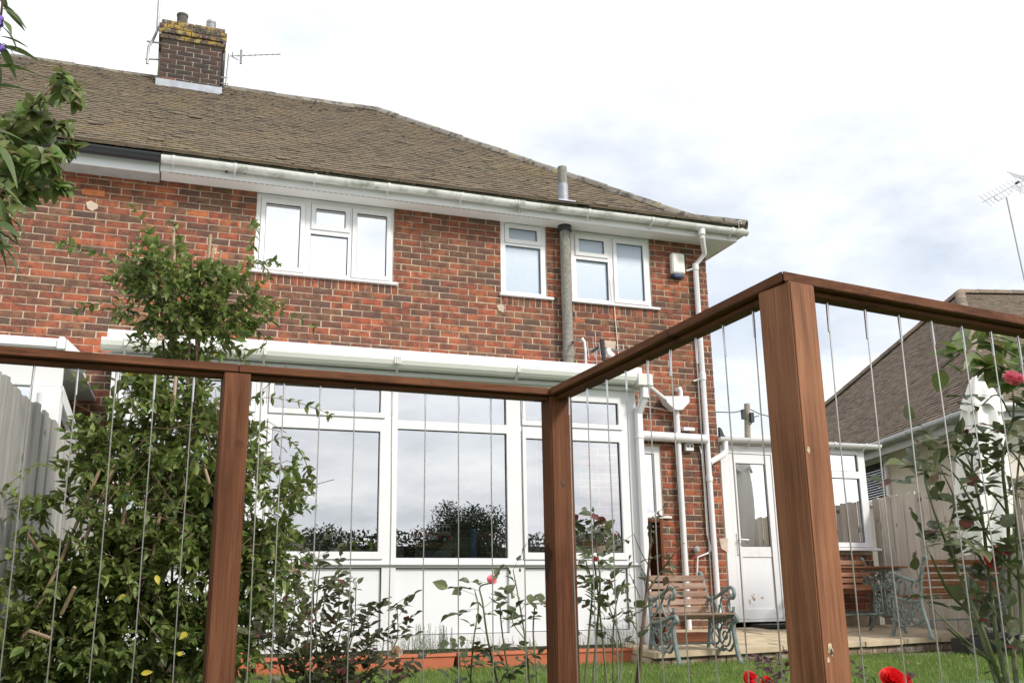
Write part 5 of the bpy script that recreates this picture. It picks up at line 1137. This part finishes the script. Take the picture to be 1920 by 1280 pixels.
def twig(leaves, stems, p, d, length, step, size, r_=.0018, droop=.3, spread=.9, tipscale=.7):
    d = unit(d); p = np.array(p, float); n = max(2, int(length/step)); pts = [p.copy()]; side = unit(np.cross(d, rv()+[0, 0, .4]))
    for i in range(n):
        d = unit(d+np.array([0, 0, -droop*step/length*1.4])+rv(.07)); p = p+d*step; pts.append(p.copy()); nx = unit(np.cross(d, side)); side, o_ = nx, side
        sc = size*(1-(1-tipscale)*i/n)*random.uniform(.7, 1.2)
        for sg in (-1, 1):
            ld = unit(d*(1-.35*spread)+side*sg*spread+rv(.18)); leaves.append((random.randrange(6), leaf_T(p, ld, np.array([0, 0, 1])+rv(.45), sc)))
    leaves.append((random.randrange(6), leaf_T(p, d, np.array([0, 0, 1])+rv(.4), size*tipscale)))
    stems.append((pts, r_)); return p
def plant(name, label, loc, leaves, variants, lmat, stems, smat, nsingle=300, cat='shrub', stemname='stem'):
    root = thing(name, label, cat, loc)
    pieces('leaf', variants, leaves, lmat, root, nsingle, False, 'foliage')
    thick = [t for t in stems if (max(t[1]) if isinstance(t[1], (list, tuple)) else t[1]) >= .004]; thin = [t for t in stems if t not in thick] if len(stems) < 4000 else []
    for pts, r_ in thick: s = MB(); s.tube(pts, r_, 7); s.build(stemname, smat, root, smooth=True)
    if thin:
        s = MB()
        for pts, r_ in thin: s.tube(pts, r_, 4, False)
        stuff(s.build('twig', smat, root))
    return root
# honeysuckle
lv = []; stm = []; HYc = 5.35
blobs = [((330, 545), (125, 90), .9), ((300, 500), (75, 60), .5), ((430, 560), (90, 60), .7), ((365, 630), (110, 60), .8), ((300, 760), (115, 80), 1.1), ((380, 850), (110, 130), 1.2), ((270, 920), (150, 130), 1.4), ((200, 850), (70, 80), .7),
         ((450, 960), (110, 130), 1.1), ((330, 1060), (190, 120), 1.5), ((170, 1080), (120, 110), .9), ((500, 1090), (80, 110), .7), ((230, 1200), (240, 100), 1.6), ((90, 1200), (150, 100), 1.0), ((120, 1080), (120, 60), .5), ((60, 960), (55, 50), .12), ((540, 900), (35, 60), .25), ((420, 1200), (110, 90), .9)]
pxm = at(400, 800, HYc); mpp = (at(410, 800, HYc)-pxm).length/10
for (cx_, cy_), (rx_, ry_), dens in blobs:
    nt_ = int(rx_*ry_*.0094*dens**.3*(1.4 if cy_ < 700 else 1))
    for _ in range(nt_):
        while True:
            q = rng.uniform(-1, 1, 3)
            l = np.linalg.norm(q)
            if .35 < l < 1: break
        Y = HYc+q[1]*min(rx_, ry_)*mpp*1.15; p = np.array(at(cx_+q[0]*rx_, cy_+q[2]*ry_*-1, Y))
        if p[0] < -.62+.11*(p[1]-5.2): p[0] = -.6+.11*(p[1]-5.2)+abs(random.gauss(0, .05))
        d = unit(np.array([q[0], q[1], q[2]*.6+.25])+rv(.45)); ln = random.uniform(.07, .20)
        twig(lv, stm, p-d*ln*.6, d, ln, .032, random.uniform(.052, .084)*(.8 if cy_ < 660 else 1))
shoots = [[(250, 520), (195, 480), (150, 466), (118, 455)], [(240, 560), (190, 568), (160, 575)], [(300, 500), (280, 440), (262, 405)], [(420, 520), (460, 500), (515, 490)], [(470, 560), (520, 580), (575, 603)], [(460, 600), (500, 640), (470, 660)], [(440, 750), (500, 745), (550, 752), (600, 768)],
          [(180, 740), (165, 720), (150, 710)], [(130, 880), (70, 870), (20, 905)], [(150, 900), (90, 935), (30, 960)], [(480, 840), (530, 820), (565, 850), (585, 900)], [(500, 1000), (560, 960), (580, 915)], [(520, 1080), (590, 1100), (640, 1090)], [(470, 420), (480, 430), (470, 480)], [(440, 540), (480, 490), (500, 505)], [(345, 480), (330, 430)], [(60, 1090), (20, 1050), (-10, 1060)]]
for sh in shoots:
    P_ = [np.array(at(x, y, HYc+random.uniform(-.15, .25))) for x, y in sh]; pts = spline([tuple(p) for p in P_], 6); stm.append((pts, .0022)); acc = 0
    for a, b_ in zip(pts, pts[1:]):
        acc += (b_-a).length
        if acc > .04:
            acc = 0; d = unit(b_-a); sd_ = unit(np.cross(d, rv()))
            for sg in (-1, 1): lv.append((random.randrange(6), leaf_T(np.array(b_), unit(d*.6+sd_*sg+rv(.2)), np.array([0, 0, 1])+rv(.3), random.uniform(.035, .06))))
    twig(lv, stm, np.array(pts[-1]), unit(np.array(pts[-1]-pts[-3])), .07, .03, .04)
# main woody stems
for x0, y0, x1, y1 in ((240, 1300, 330, 640), (330, 1300, 345, 560), (420, 1300, 380, 700), (300, 1300, 200, 850), (380, 1300, 470, 820), (200, 1290, 60, 1000), (350, 1300, 360, 480), (300, 1290, 300, 520)):
    pts = [np.array(at(x0+(x1-x0)*t+12*math.sin(5*t+x0), y0+(y1-y0)*t, HYc+.12*math.sin(4*t+y1))) for t in np.linspace(0, 1, 9)]; pts[0][2] = G0-.05; stm.append((spline([tuple(p) for p in pts], 3), .0065))
for _ in range(150):
    x, y = random.uniform(190, 540), random.uniform(740, 1270); Y = HYc+random.uniform(-.55, .3); p = np.array(at(x, y, Y)); d = unit(rv()+[0, 0, .7]); l = random.uniform(.10, .28); stm.append(([p, p+d*l*.5+rv(.015), p+d*l+rv(.03)], random.uniform(.0014, .0026)))
hon = plant('honeysuckle', 'tall dense green honeysuckle climbing over bamboo canes left of the nearest left post', tuple(at(330, 1300, HYc).xy)+(G0,), lv, LV['honey'], MT['leaf'], stm, MT['stem'])
for i, (x0, y0, x1, y1, dy) in enumerate([(304, 457, 330, 700, .12), (325, 433, 331, 720, .02), (395, 440, 345, 900, .05), (415, 470, 378, 640, .0), (402, 462, 372, 620, .1), (187, 880, 110, 1060, -.16), (110, 1060, 40, 1200, -.2), (240, 905, 228, 990, -.28), (378, 860, 400, 930, -.26), (55, 1182, 95, 1196, -.42), (140, 1100, 115, 1150, -.36), (215, 870, 160, 1010, -.2), (300, 960, 275, 1120, -.2), (330, 700, 322, 800, -.22)]):
    s = MB(); s.tube([at(x0, y0, HYc+dy), at(x1, y1, HYc+dy*.8)], .0085, 8); s.build('cane', MT['cane'], hon, smooth=True)
def trumpet(x, y, Y, parent, m, nm='flower', sc=1):
    s = MB(); c = np.array(at(x, y, Y))
    for _ in range(9):
        d = unit(rv()+[0, -.6, .1]); pts = [c, c+d*.010*sc, c+d*.019*sc+rv(.004), c+d*.026*sc+rv(.006)]; s.tube(pts, [.0012*sc, .0016*sc, .0028*sc, .001*sc], 5)
    s.build(nm, m, parent)
for x, y in ((298, 636), (303, 630), (548, 1068), (556, 1073), (404, 474)): trumpet(x, y, HYc-.3, hon, MT['pale'], 'flower', .8)
YL = leafmat('yellow_leaf', [(0, (.45, .36, .04)), (1, (.55, .45, .06))])
ym = [raw_mesh('yellow_leaf', v, f, YL) for v, f in LV['honey'][:2]]
for x, y in ((335, 1229), (265, 1262), (350, 1185), (293, 1078)):
    piece('yellow_leaf', random.choice(ym), hon, Matrix(leaf_T(np.array(at(x, y, HYc-.5)), unit(rv()+[0, -.5, 0]), np.array([0, -1, .4]), .05).tolist()))
# roses
def compound(leaves, stems, p, d, size, n=2):
    d = unit(d); p = np.array(p, float); up = np.array([0, -.25, 1])+rv(.35); x = unit(np.cross(d, up)); pts = [p]
    L_ = size*2.3; end = p+d*L_+np.array([0, 0, -.12*L_]); stems.append(([p, p+d*L_*.5, end], .0011))
    for t in ([.42, .75] if n == 2 else [.55]):
        q = p+(end-p)*t
        for sg in (-1, 1): leaves.append((random.randrange(6), leaf_T(q, unit(d*.45+x*sg*.9+rv(.12)), up+rv(.25), size*random.uniform(.75, 1.0))))
    leaves.append((random.randrange(6), leaf_T(end, d+rv(.1), up+rv(.25), size*1.12)))
def bloom(p, size, m, parent, face=(0, -1, .3), name='flower', open_=1.0):
    s = MB(); p = np.array(p, float); f = unit(face); a = unit(np.cross(f, [0.2, 0, 1])); b_ = np.cross(f, a)
    for ring, (r_, cnt, tilt, hh) in enumerate(((.10, 3, .15, 1.0), (.24, 5, .32, 1.0), (.40, 6, .62*open_, .95), (.52, 6, 1.0*open_, .85))):
        for k in range(cnt):
            an = 6.283*(k+.37*ring)/cnt+random.uniform(-.15, .15); o = a*math.cos(an)+b_*math.sin(an); t_ = np.cross(f, o); L_ = size*hh*random.uniform(.9, 1.1); W_ = size*(.38+.12*ring)
            base = p+o*r_*size*.35; vs = []
            for i in range(4):
                t = i/3; up_ = f*math.cos(tilt*t*1.25)+o*math.sin(tilt*t*1.25)
                for sgn in (-1, 0, 1): w_ = W_*math.sin(math.pi*(.15+.62*t))*sgn; vs.append(base+up_*L_*t+t_*w_-o*abs(sgn)*-.0+f*(-.06*size*abs(sgn)*(1-t))+(o*.10*size*(1-abs(sgn)) if t > 0 else 0))
            s.add(vs, [(3*i+j, 3*i+j+1, 3*i+j+4, 3*i+j+3) for i in range(3) for j in range(2)])
    return s.build(name, m, parent, smooth=True, fix=False)
def calyx(p, parent, size=.01):
    s = MB(); s.lathe(tuple(p), [(size*.3, -size), (size*.8, -size*.4), (size*.7, size*.2), (size*.1, size*1.6)], 8); s.build('bud', MT['green_stem'], parent, smooth=True)
def rose(name, label, Y, canes, size, lm, sm=None, leafdens=1.0, blooms=(), buds=(), lone=(), skip=.25, baseY=None, nsingle=300, bare=False):
    lv = []; st = []
    base = at(*canes[0][0][0], Y); base.z = G0
    for pts_, r0, r1, dens in canes:
        P_ = []
        for i, (x, y) in enumerate(pts_): P_.append(tuple(at(x, y, Y+random.uniform(-.08, .08)+(.0 if i else 0))))
        pp = spline(P_, 6)
        if pp[0].z < G0+.35: pp = [Vector((pp[0].x*.98, pp[0].y, G0-.04))]+pp
        n = len(pp); st.append((pp, [r0+(r1-r0)*i/(n-1) for i in range(n)])); acc = random.uniform(0, .05); tot = 0
        full = sum((b_-a).length for a, b_ in zip(pp, pp[1:]))
        for a, b_ in zip(pp, pp[1:]):
            l = (b_-a).length; acc += l; tot += l
            if tot/full > skip and acc > .045/max(.05, dens*leafdens):
                acc = 0; d = unit(b_-a); o = unit(rv()*[1, .7, .25]); compound(lv, st, np.array(b_), unit(o+d*.55+[0, 0, .15]), size*random.uniform(.75, 1.15), random.choice((1, 2, 2)))
        if dens > 0: compound(lv, st, np.array(pp[-1]), unit(np.array(pp[-1]-pp[-2])+rv(.3)), size*.8, 1)
    for x, y, s_ in lone: compound(lv, st, np.array(at(x, y, Y)), unit(rv()*[1, .5, .5]), size*s_)
    root = plant(name, label, base, lv, LV['rose'], lm, st, sm or MT['green_stem'], nsingle, 'rose bush', 'cane')
    for x, y, sz, m, fc, op in blooms: bloom(np.array(at(x, y, Y)), sz, m, root, fc, 'flower', op); 
    for x, y, sz in buds: calyx(np.array(at(x, y, Y)), root, sz)
    return root
rose('rose_bush', 'slender rose bush with one open pink bloom left of the middle fence post', 4.5,
     [([(935, 1290), (915, 1200), (905, 1130), (900, 1100), (922, 1092)], .0055, .003, .55), ([(880, 1300), (888, 1200), (897, 1140), (890, 1105)], .005, .002, .8), ([(960, 1300), (945, 1210), (938, 1135), (952, 1128)], .005, .002, .2), ([(995, 1300), (985, 1200), (972, 1120), (962, 1068)], .006, .002, .45), ([(1010, 1300), (1000, 1190), (1003, 1130)], .005, .003, .1), ([(985, 1200), (960, 1160), (975, 1120)], .003, .002, .5), ([(925, 1300), (955, 1255), (985, 1245)], .004, .003, 1.4), ([(890, 1290), (870, 1240), (865, 1215)], .003, .002, .8)],
     .056, MT['rose_leaf'], leafdens=.9, blooms=[(922, 1088, .024, MT['pink'], (-.2, -1, .5), .8)], buds=[(975, 1068, .008)])
rose('rose_bush', 'upright leafy rose bush just right of the corner post with a closed tip bud', 4.5,
     [([(1110, 1300), (1118, 1200), (1125, 1090), (1118, 1020), (1112, 960)], .007, .003, 1.1), ([(1140, 1300), (1128, 1180), (1115, 1060), (1100, 1000)], .006, .003, 1.1), ([(1095, 1300), (1105, 1180), (1110, 1100), (1098, 1050)], .007, .003, .8), ([(1150, 1300), (1150, 1180), (1158, 1120), (1170, 1095)], .005, .002, 1.0), ([(1160, 1300), (1165, 1210), (1140, 1130)], .005, .003, .5)],
     .058, MT['rose_leaf'], blooms=[(1115, 1050, .018, MT['pink'], (.2, -.8, .8), .5)], buds=[(1112, 955, .010)], skip=.45)
rose('rose_bush', 'nearly bare thick stemmed rose in front of the garden armchair', 4.7,
     [([(1193, 1300), (1203, 1200), (1213, 1100), (1220, 1010), (1218, 975)], .013, .004, .12), ([(1203, 1200), (1185, 1165), (1165, 1140)], .004, .002, .1), ([(1213, 1110), (1240, 1070), (1262, 1040), (1275, 1025)], .005, .002, .3), ([(1216, 1060), (1200, 1030), (1188, 1000)], .003, .0018, .1), ([(1218, 1040), (1228, 1000), (1232, 985)], .003, .002, .1), ([(1205, 1190), (1235, 1140), (1255, 1090)], .004, .002, .1), ([(1200, 1120), (1190, 1095), (1180, 1075)], .003, .002, .3)],
     .050, MT['dark_rose_leaf'], MT['stem'], buds=[(1188, 1090, .008)], lone=[(1255, 1035, 1), (1262, 1040, .9), (1218, 968, .8), (1190, 1100, .7)], skip=.6)
rose('rose_bush', 'low bushy dark leaved rose with a pale bloom right of the left fence post', 4.5,
     [([(600+random.randint(-70, 90), 1310), (x-8, (y+1300)/2), (x, y)], .0045, .002, 1.25) for x, y in ((520, 1130), (560, 1080), (600, 1050), (635, 1065), (610, 1110), (660, 1120), (690, 1150), (745, 1130), (580, 1160), (640, 1170), (720, 1190), (560, 1200), (690, 1220), (530, 1170), (650, 1210), (760, 1240), (610, 1230), (600, 1020), (668, 1090), (755, 1255))],
     .042, MT['dark_rose_leaf'], leafdens=1.5, blooms=[(742, 1222, .026, MT['pale'], (.1, -1, .4), 1.0)], skip=.2)
rose('rose_bush', 'dark purple leaved rose with red blooms at the foot of the nearest post', 4.4,
     [([(1440, 1330), (1435, 1280), (1415, 1262)], .004, .002, 1.5), ([(1450, 1330), (1452, 1270), (1448, 1235)], .004, .002, 1.8), ([(1462, 1330), (1470, 1275), (1480, 1240)], .004, .002, 1.8), ([(1440, 1320), (1440, 1270), (1430, 1245)], .004, .002, 1.5)],
     .034, MT['purple_leaf'], blooms=[(1405, 1272, .034, MT['scarlet'], (-.2, -1, .3), .9), (1435, 1280, .032, MT['scarlet'], (.1, -1, .5), .9)], skip=.1)
rose('rose_bush', 'short rose stem carrying a large scarlet bloom above the lawn right of the nearest post', 3.6,
     [([(1665, 1340), (1664, 1300), (1672, 1282)], .004, .003, .4), ([(1655, 1340), (1640, 1275), (1618, 1262)], .003, .002, .5)], .030, MT['purple_leaf'], blooms=[(1672, 1278, .055, MT['scarlet'], (-.35, -.8, .75), .75), (1688, 1282, .045, MT['scarlet'], (.3, -.9, .4), 1.0)], skip=.3)
RY = 2.95
rose('rose_bush', 'tall tangled rose bush with pink and red blooms in front of the folded parasol', RY,
     [([(1890, 1330), (1850, 1200), (1800, 1080), (1760, 980), (1735, 900), (1740, 850)], .009, .003, .42), ([(1900, 1330), (1870, 1200), (1855, 1080), (1840, 960), (1822, 860), (1850, 800)], .010, .003, .5), ([(1885, 1330), (1830, 1170), (1780, 1110), (1745, 1040), (1722, 990)], .008, .0025, .40), ([(1910, 1330), (1895, 1150), (1890, 980), (1880, 860), (1900, 780), (1897, 715)], .010, .003, .85), ([(1930, 1330), (1915, 1150), (1905, 950), (1915, 820)], .009, .003, .8),
      ([(1870, 1250), (1800, 1190), (1730, 1120)], .006, .002, .25), ([(1860, 1120), (1880, 1050), (1850, 1000), (1870, 940)], .005, .002, .6), ([(1800, 1080), (1780, 1000), (1790, 940), (1765, 880)], .005, .002, .4), ([(1920, 1100), (1870, 1040), (1850, 1050)], .005, .002, .7), ([(1850, 1000), (1815, 930), (1790, 890), (1765, 870)], .005, .002, .9), ([(1905, 1000), (1880, 950), (1830, 890), (1810, 850)], .005, .002, 1.1), ([(1930, 900), (1900, 850), (1860, 830)], .005, .002, 1.2), ([(1890, 1120), (1840, 1050), (1820, 1010)], .004, .002, .8), ([(1895, 780), (1870, 740), (1840, 760)], .004, .002, .3)],
     .064, MT['rose_leaf'], leafdens=.85, blooms=[(1856, 1052, .028, MT['scarlet'], (.1, -1, .4), 1.1), (1868, 1038, .026, MT['scarlet'], (.4, -.9, .4), 1.1)], lone=[(1712, 840, 1.1), (1760, 835, 1.0), (1715, 905, 1.0), (1840, 790, 1), (1822, 1105, .9), (1875, 1190, 1.1), (1880, 840, 1.2), (1893, 870, 1.2), (1888, 940, 1.1)], skip=.28)
bloom(np.array(at(1897, 718, 2.62)), .040, MT['pink'], [o for o in bpy.data.objects if o.get('label', '').startswith('tall tangled')][0], (-.1, -.7, .9), 'flower', .55)
fallen = [(random.randrange(6), leaf_T(np.array([random.uniform(2.5, 8.5), random.uniform(6.6, 8.1), G0+.035]), unit(rv()*[1, 1, .15]), np.array([0, 0, 1])+rv(.25), random.uniform(.03, .06))) for _ in range(26)]
fl_ = thing('fallen_leaves', 'scattered yellow brown fallen leaves lying on the mown lawn', 'leaves', (5, 7.4, G0)); pieces('leaf', LV['rose'], fallen, leafmat('dry_leaf', [(0, (.20, .12, .05)), (1, (.34, .26, .07))]), fl_, 300)
# big leaved climber over the right rail end
lv = []; st = []; VY = 2.9
for sh in ([(1960, 700), (1900, 665), (1840, 640), (1790, 670), (1765, 690)], [(1950, 720), (1890, 690), (1850, 690), (1825, 705)], [(1960, 660), (1900, 640), (1850, 625)], [(1950, 740), (1910, 715), (1870, 690), (1830, 660)]):
    pts = spline([tuple(at(x, y, VY+random.uniform(-.1, .1))) for x, y in sh], 6); st.append((pts, .004)); acc = 0
    for a, b_ in zip(pts, pts[1:]):
        acc += (b_-a).length
        if acc > .022: acc = 0; lv.append((random.randrange(6), leaf_T(np.array(b_)+rv(.015), unit(rv()*[1, .6, .6]+[-.4, 0, -.2]), np.array([0, -.5, 1])+rv(.4), random.uniform(.075, .11))))
st.append(([Vector((3.9, 2.9, G0-.05)), Vector((3.7, 2.9, .2)), at(1960, 700, VY)], .008)); st.append(([at(1960, 660, VY), at(1958, 720, VY), at(1950, 740, VY)], .006))
plant('leafy_climber', 'bright broad leaved shoots just under the right end of the top rail', (3.9, 2.9, G0), lv, LV['rose'], MT['climber_leaf'], st, MT['green_stem'], 300, 'climbing plant')
# shrubs at the upper left corner, near the camera
lv = []; st = []; TY = 2.6
for sh, n_ in (([(-60, 420), (0, 330), (60, 240), (100, 170), (128, 165), (142, 195)], 30), ([(-60, 300), (20, 240), (70, 190), (110, 150), (120, 140)], 22), ([(-40, 380), (40, 320), (90, 290), (125, 272), (140, 278)], 26), ([(0, 330), (60, 330), (100, 350), (115, 345)], 20), ([(-30, 260), (30, 290), (80, 300), (105, 330)], 22), ([(-40, 340), (20, 300), (60, 260), (110, 240)], 22), ([(-20, 210), (30, 220), (80, 230), (125, 235)], 20), ([(-40, 400), (20, 380), (50, 360), (75, 355)], 9), ([(-50, 300), (10, 260), (45, 215), (60, 185)], 18), ([(115, 170), (138, 165), (145, 190)], 8), ([(-60, 350), (10, 345), (40, 350), (45, 365)], 14)):
    pts = spline([tuple(at(x, y, TY+random.uniform(-.12, .12))) for x, y in sh], 6); st.append((pts, .0032))
    for _ in range(int(n_*1.9)):
        t = (random.random()**.7)*(len(pts)-1); i = min(int(t), len(pts)-2); p = np.array(pts[i].lerp(pts[i+1], t-i)); tip = i/len(pts)
        lv.append((random.randrange(6), leaf_T(p+rv(.008), unit(rv()*[1, .7, .7]+[.35, -.1, -.45]), np.array([0, -.5, .8])+rv(.5), random.uniform(.032, .056)*(1.05-.35*tip))))
tr = [Vector((-.9, 2.6, G0-.05)), Vector((-.86, 2.6, .5)), Vector((-.80, 2.6, 1.0)), at(-60, 420, TY)]; st.append((tr, [.02, .016, .012, .008])); st.append(([at(-60, 420, TY), at(-62, 350, TY), at(-58, 300, TY), at(-45, 270, TY)], .006))
plant('leafy_shrub', 'leafy branch of heart shaped green leaves reaching in from the left over the roof', (-.9, 2.6, G0), lv, LV['heart'], MT['climber_leaf'], st, MT['stem'], 300, 'shrub')
lv = []; st = []; BY_ = 2.35
for sh, n_ in (([(-90, 500), (-40, 420), (-25, 300), (-18, 200), (-12, 110), (-2, 60), (4, 10), (8, -20)], 34), ([(-90, 520), (-40, 440), (-15, 380), (10, 350)], 8), ([(-80, 560), (-40, 470), (-20, 430), (-5, 410)], 6), ([(-90, 420), (-50, 320), (-20, 270), (5, 260)], 6)):
    pts = spline([tuple(at(x, y, BY_+random.uniform(-.05, .05))) for x, y in sh], 6); st.append((pts, .003))
    for k in range(n_):
        t = (k+.5)/n_*(len(pts)-1); i = min(int(t), len(pts)-2); p = np.array(pts[i].lerp(pts[i+1], t-i)); sz = random.uniform(.09, .15)*(1-.72*(t/len(pts))**2.5)
        lv.append((random.randrange(6), leaf_T(p, unit([random.uniform(-.7, 1), random.uniform(-.6, .5), random.uniform(-.55, .15)]), np.array([0, -.3, 1])+rv(.25), sz)))
for x, y, dx, dy in ((5, 112, 1, .3), (3, 80, 1, .8), (0, 400, 1, .5), (5, 390, 1, .8), (0, 445, .9, 1), (2, 460, .8, .9), (0, 365, 1, .3)):
    lv.append((random.randrange(6), leaf_T(np.array(at(x, y, BY_)), unit([dx, -.1, -dy*.7]), np.array([.2, -.3, 1]), random.uniform(.05, .075) if y > 300 else .042)))
st.append(([Vector((-1.0, 2.3, G0-.05)), Vector((-.95, 2.3, .4)), at(-90, 500, BY_)], .01)); st.append(([at(-90, 520, BY_), at(-92, 470, BY_), at(-90, 420, BY_)], .007))
bud = plant('buddleia', 'long leaved shrub with violet flower tips at the extreme left edge', (-1.0, 2.3, G0), lv, LV['lance'], MT['long_leaf'], st, MT['stem'], 300, 'shrub')
for x, y in ((0, 40), (1, 46), (4, 90), (2, 36), (0, 92)): s = MB(); s.lathe(tuple(at(x, y, BY_)), [(.002, -.008), (.007, -.003), (.006, .004), (.001, .010)], 7); s.build('flower', MT['violet'], bud, smooth=True)
# lavender in the troughs
def sprigs(x0, x1, Y, z, n, h0, h1, lab, group=None):
    lv = []; st = []
    for _ in range(n):
        x = random.uniform(x0, x1); y = Y+random.uniform(-.06, .06); hh = random.uniform(h0, h1); top = np.array([x+random.gauss(0, .025), y+random.gauss(0, .02), z+hh]); bs = np.array([x, y, z-.02]); st.append(([bs, (bs+top)/2+rv(.006), top], .0013)); m_ = int(hh/.011)
        for k in range(m_):
            p = bs+(top-bs)*(k+1)/m_
            for _2 in range(2): a = random.uniform(0, 6.28); lv.append((random.randrange(3), leaf_T(p, [math.cos(a), math.sin(a), 1.0], np.array([0, 0, 1])+rv(.3), random.uniform(.02, .034)*(1.1-.6*k/m_))))
    root = thing('lavender', lab, 'lavender', ((x0+x1)/2, Y, z), group); joined('foliage', LV['needle'], lv, MT['lavender'], root)
    s = MB()
    for p, r_ in st: s.tube(p, r_, 4, False)
    stuff(s.build('stem', MT['green_stem'], root))
zz = -.372
sprigs(Xat(780, PYL), Xat(828, PYL), PYL+.1, zz, 34, .12, .27, 'tall clump of grey green lavender in the middle of the left visible trough')
sprigs(Xat(826, PYL), Xat(852, PYL), PYL+.1, zz, 22, .14, .27, 'lavender clump at the right end of the left visible trough')
sprigs(Xat(680, PYL), Xat(775, PYL), PYL+.1, zz, 30, .08, .20, 'thin lavender sprigs at the left end of the left visible trough')
sprigs(Xat(862, PYL), Xat(1015, PYL), PYL+.1, zz, 50, .05, .16, 'short sparse lavender in the trough behind the pink rose')
sprigs(Xat(1085, PYL), Xat(1190, PYL), PYL+.1, zz, 36, .08, .26, 'lavender in the right hand trough next to the garden armchair')
sprigs(Xat(500, PYL), Xat(650, PYL), PYL+.1, zz, 30, .07, .16, 'lavender in the trough behind the dark leaved rose')
# ---------------------------------------------------------------- trees: sprig behind the bungalow, and the garden end mirrored in the windows
def tree(name, label, c, h, spread, nl, m, size, trunk_r=.12, clumps=22, flat=1.0):
    root = thing(name, label, 'tree', (c[0], c[1], G0)); lv = []; st = []; c = np.array([c[0], c[1], G0]); top = c+[0, 0, h*.55]; s = MB(); s.tube([c-[0, 0, .1], c+[.05, 0, h*.3], top], [trunk_r, trunk_r*.8, trunk_r*.4], 8)
    for _ in range(clumps):
        q = unit(rv())*rng.uniform(.35, 1); cc = c+np.array([q[0]*spread, q[1]*spread, h*(.62+.34*q[2]*flat)]); r_ = min(spread, 1.5)*random.uniform(.28, .45)
        s.tube([c+[0, 0, h*random.uniform(.25, .5)], (cc+top)/2-[0, 0, .1], cc], [trunk_r*.4, trunk_r*.25, .01], 5)
        for _2 in range(nl//clumps): p = cc+unit(rv())*r_*rng.uniform(.4, 1.05); lv.append((random.randrange(6), leaf_T(p, unit(rv()), np.array([0, 0, 1])+rv(.6), size*random.uniform(.7, 1.3))))
    s.build('trunk', MT['stem'], root, smooth=True)
    if nl > 5000:
        q = MB(); n_ = 14
        q.lathe(tuple(c), [(spread*.1, h*.12)]+[(spread*.78*math.sin(math.pi*(.12+.80*i/8))*random.uniform(.8, 1.1), h*(.14+.66*i/8)) for i in range(9)], n_); q.build('inner_crown', m, root)
    joined('crown', LV['honey'], lv, m, root); return root
pt_ = at(1606, 700, 24); tr_ = tree('small_tree', 'autumn tinted tree tip showing over the bungalow roof edge', (pt_.x, 24), pt_.z-G0+.25, 1.1, 1600, leafmat('autumn_leaf', [(0, (.09, .08, .03)), (1, (.18, .12, .05))]), .16, .09, 16)
for x, y, h, sp_, lab in [(9.9, -14, 4.15, 1.35, 'broad crowned dark tree standing tallest in the garden end behind the viewer'), (4.6, -14.5, 3.35, 3.2, 'wide dense evergreen at the garden end left of the tallest tree'), (1.8, -15, 3.7, 2.2, 'low spreading evergreen at the garden end furthest from the tallest tree'), (14.8, -15, 3.2, 2.0, 'short rounded tree at the garden end right of the tallest tree')]:
    tree('garden_tree', lab, (x, y), h, sp_, 20000, MT['far_leaf'], .075, .14, 60)
hg = []; hv_ = LV['honey']
for _ in range(30000): p = np.array([random.uniform(-8, 24), -16+random.gauss(0, .35), G0+random.uniform(0, 3.15)]); hg.append((random.randrange(6), leaf_T(p, unit(rv()), np.array([0, 0, 1])+rv(.6), .15)))
hr = thing('hedge', 'long dark hedge closing the garden behind the viewer', 'hedge', (8, -16, G0)); joined('foliage', hv_, hg, MT['far_leaf'], hr)
s = MB(); s.box(-8, 24, -16.6, -16.3, G0, 2.2); s.build('core', MT['soil'], hr)
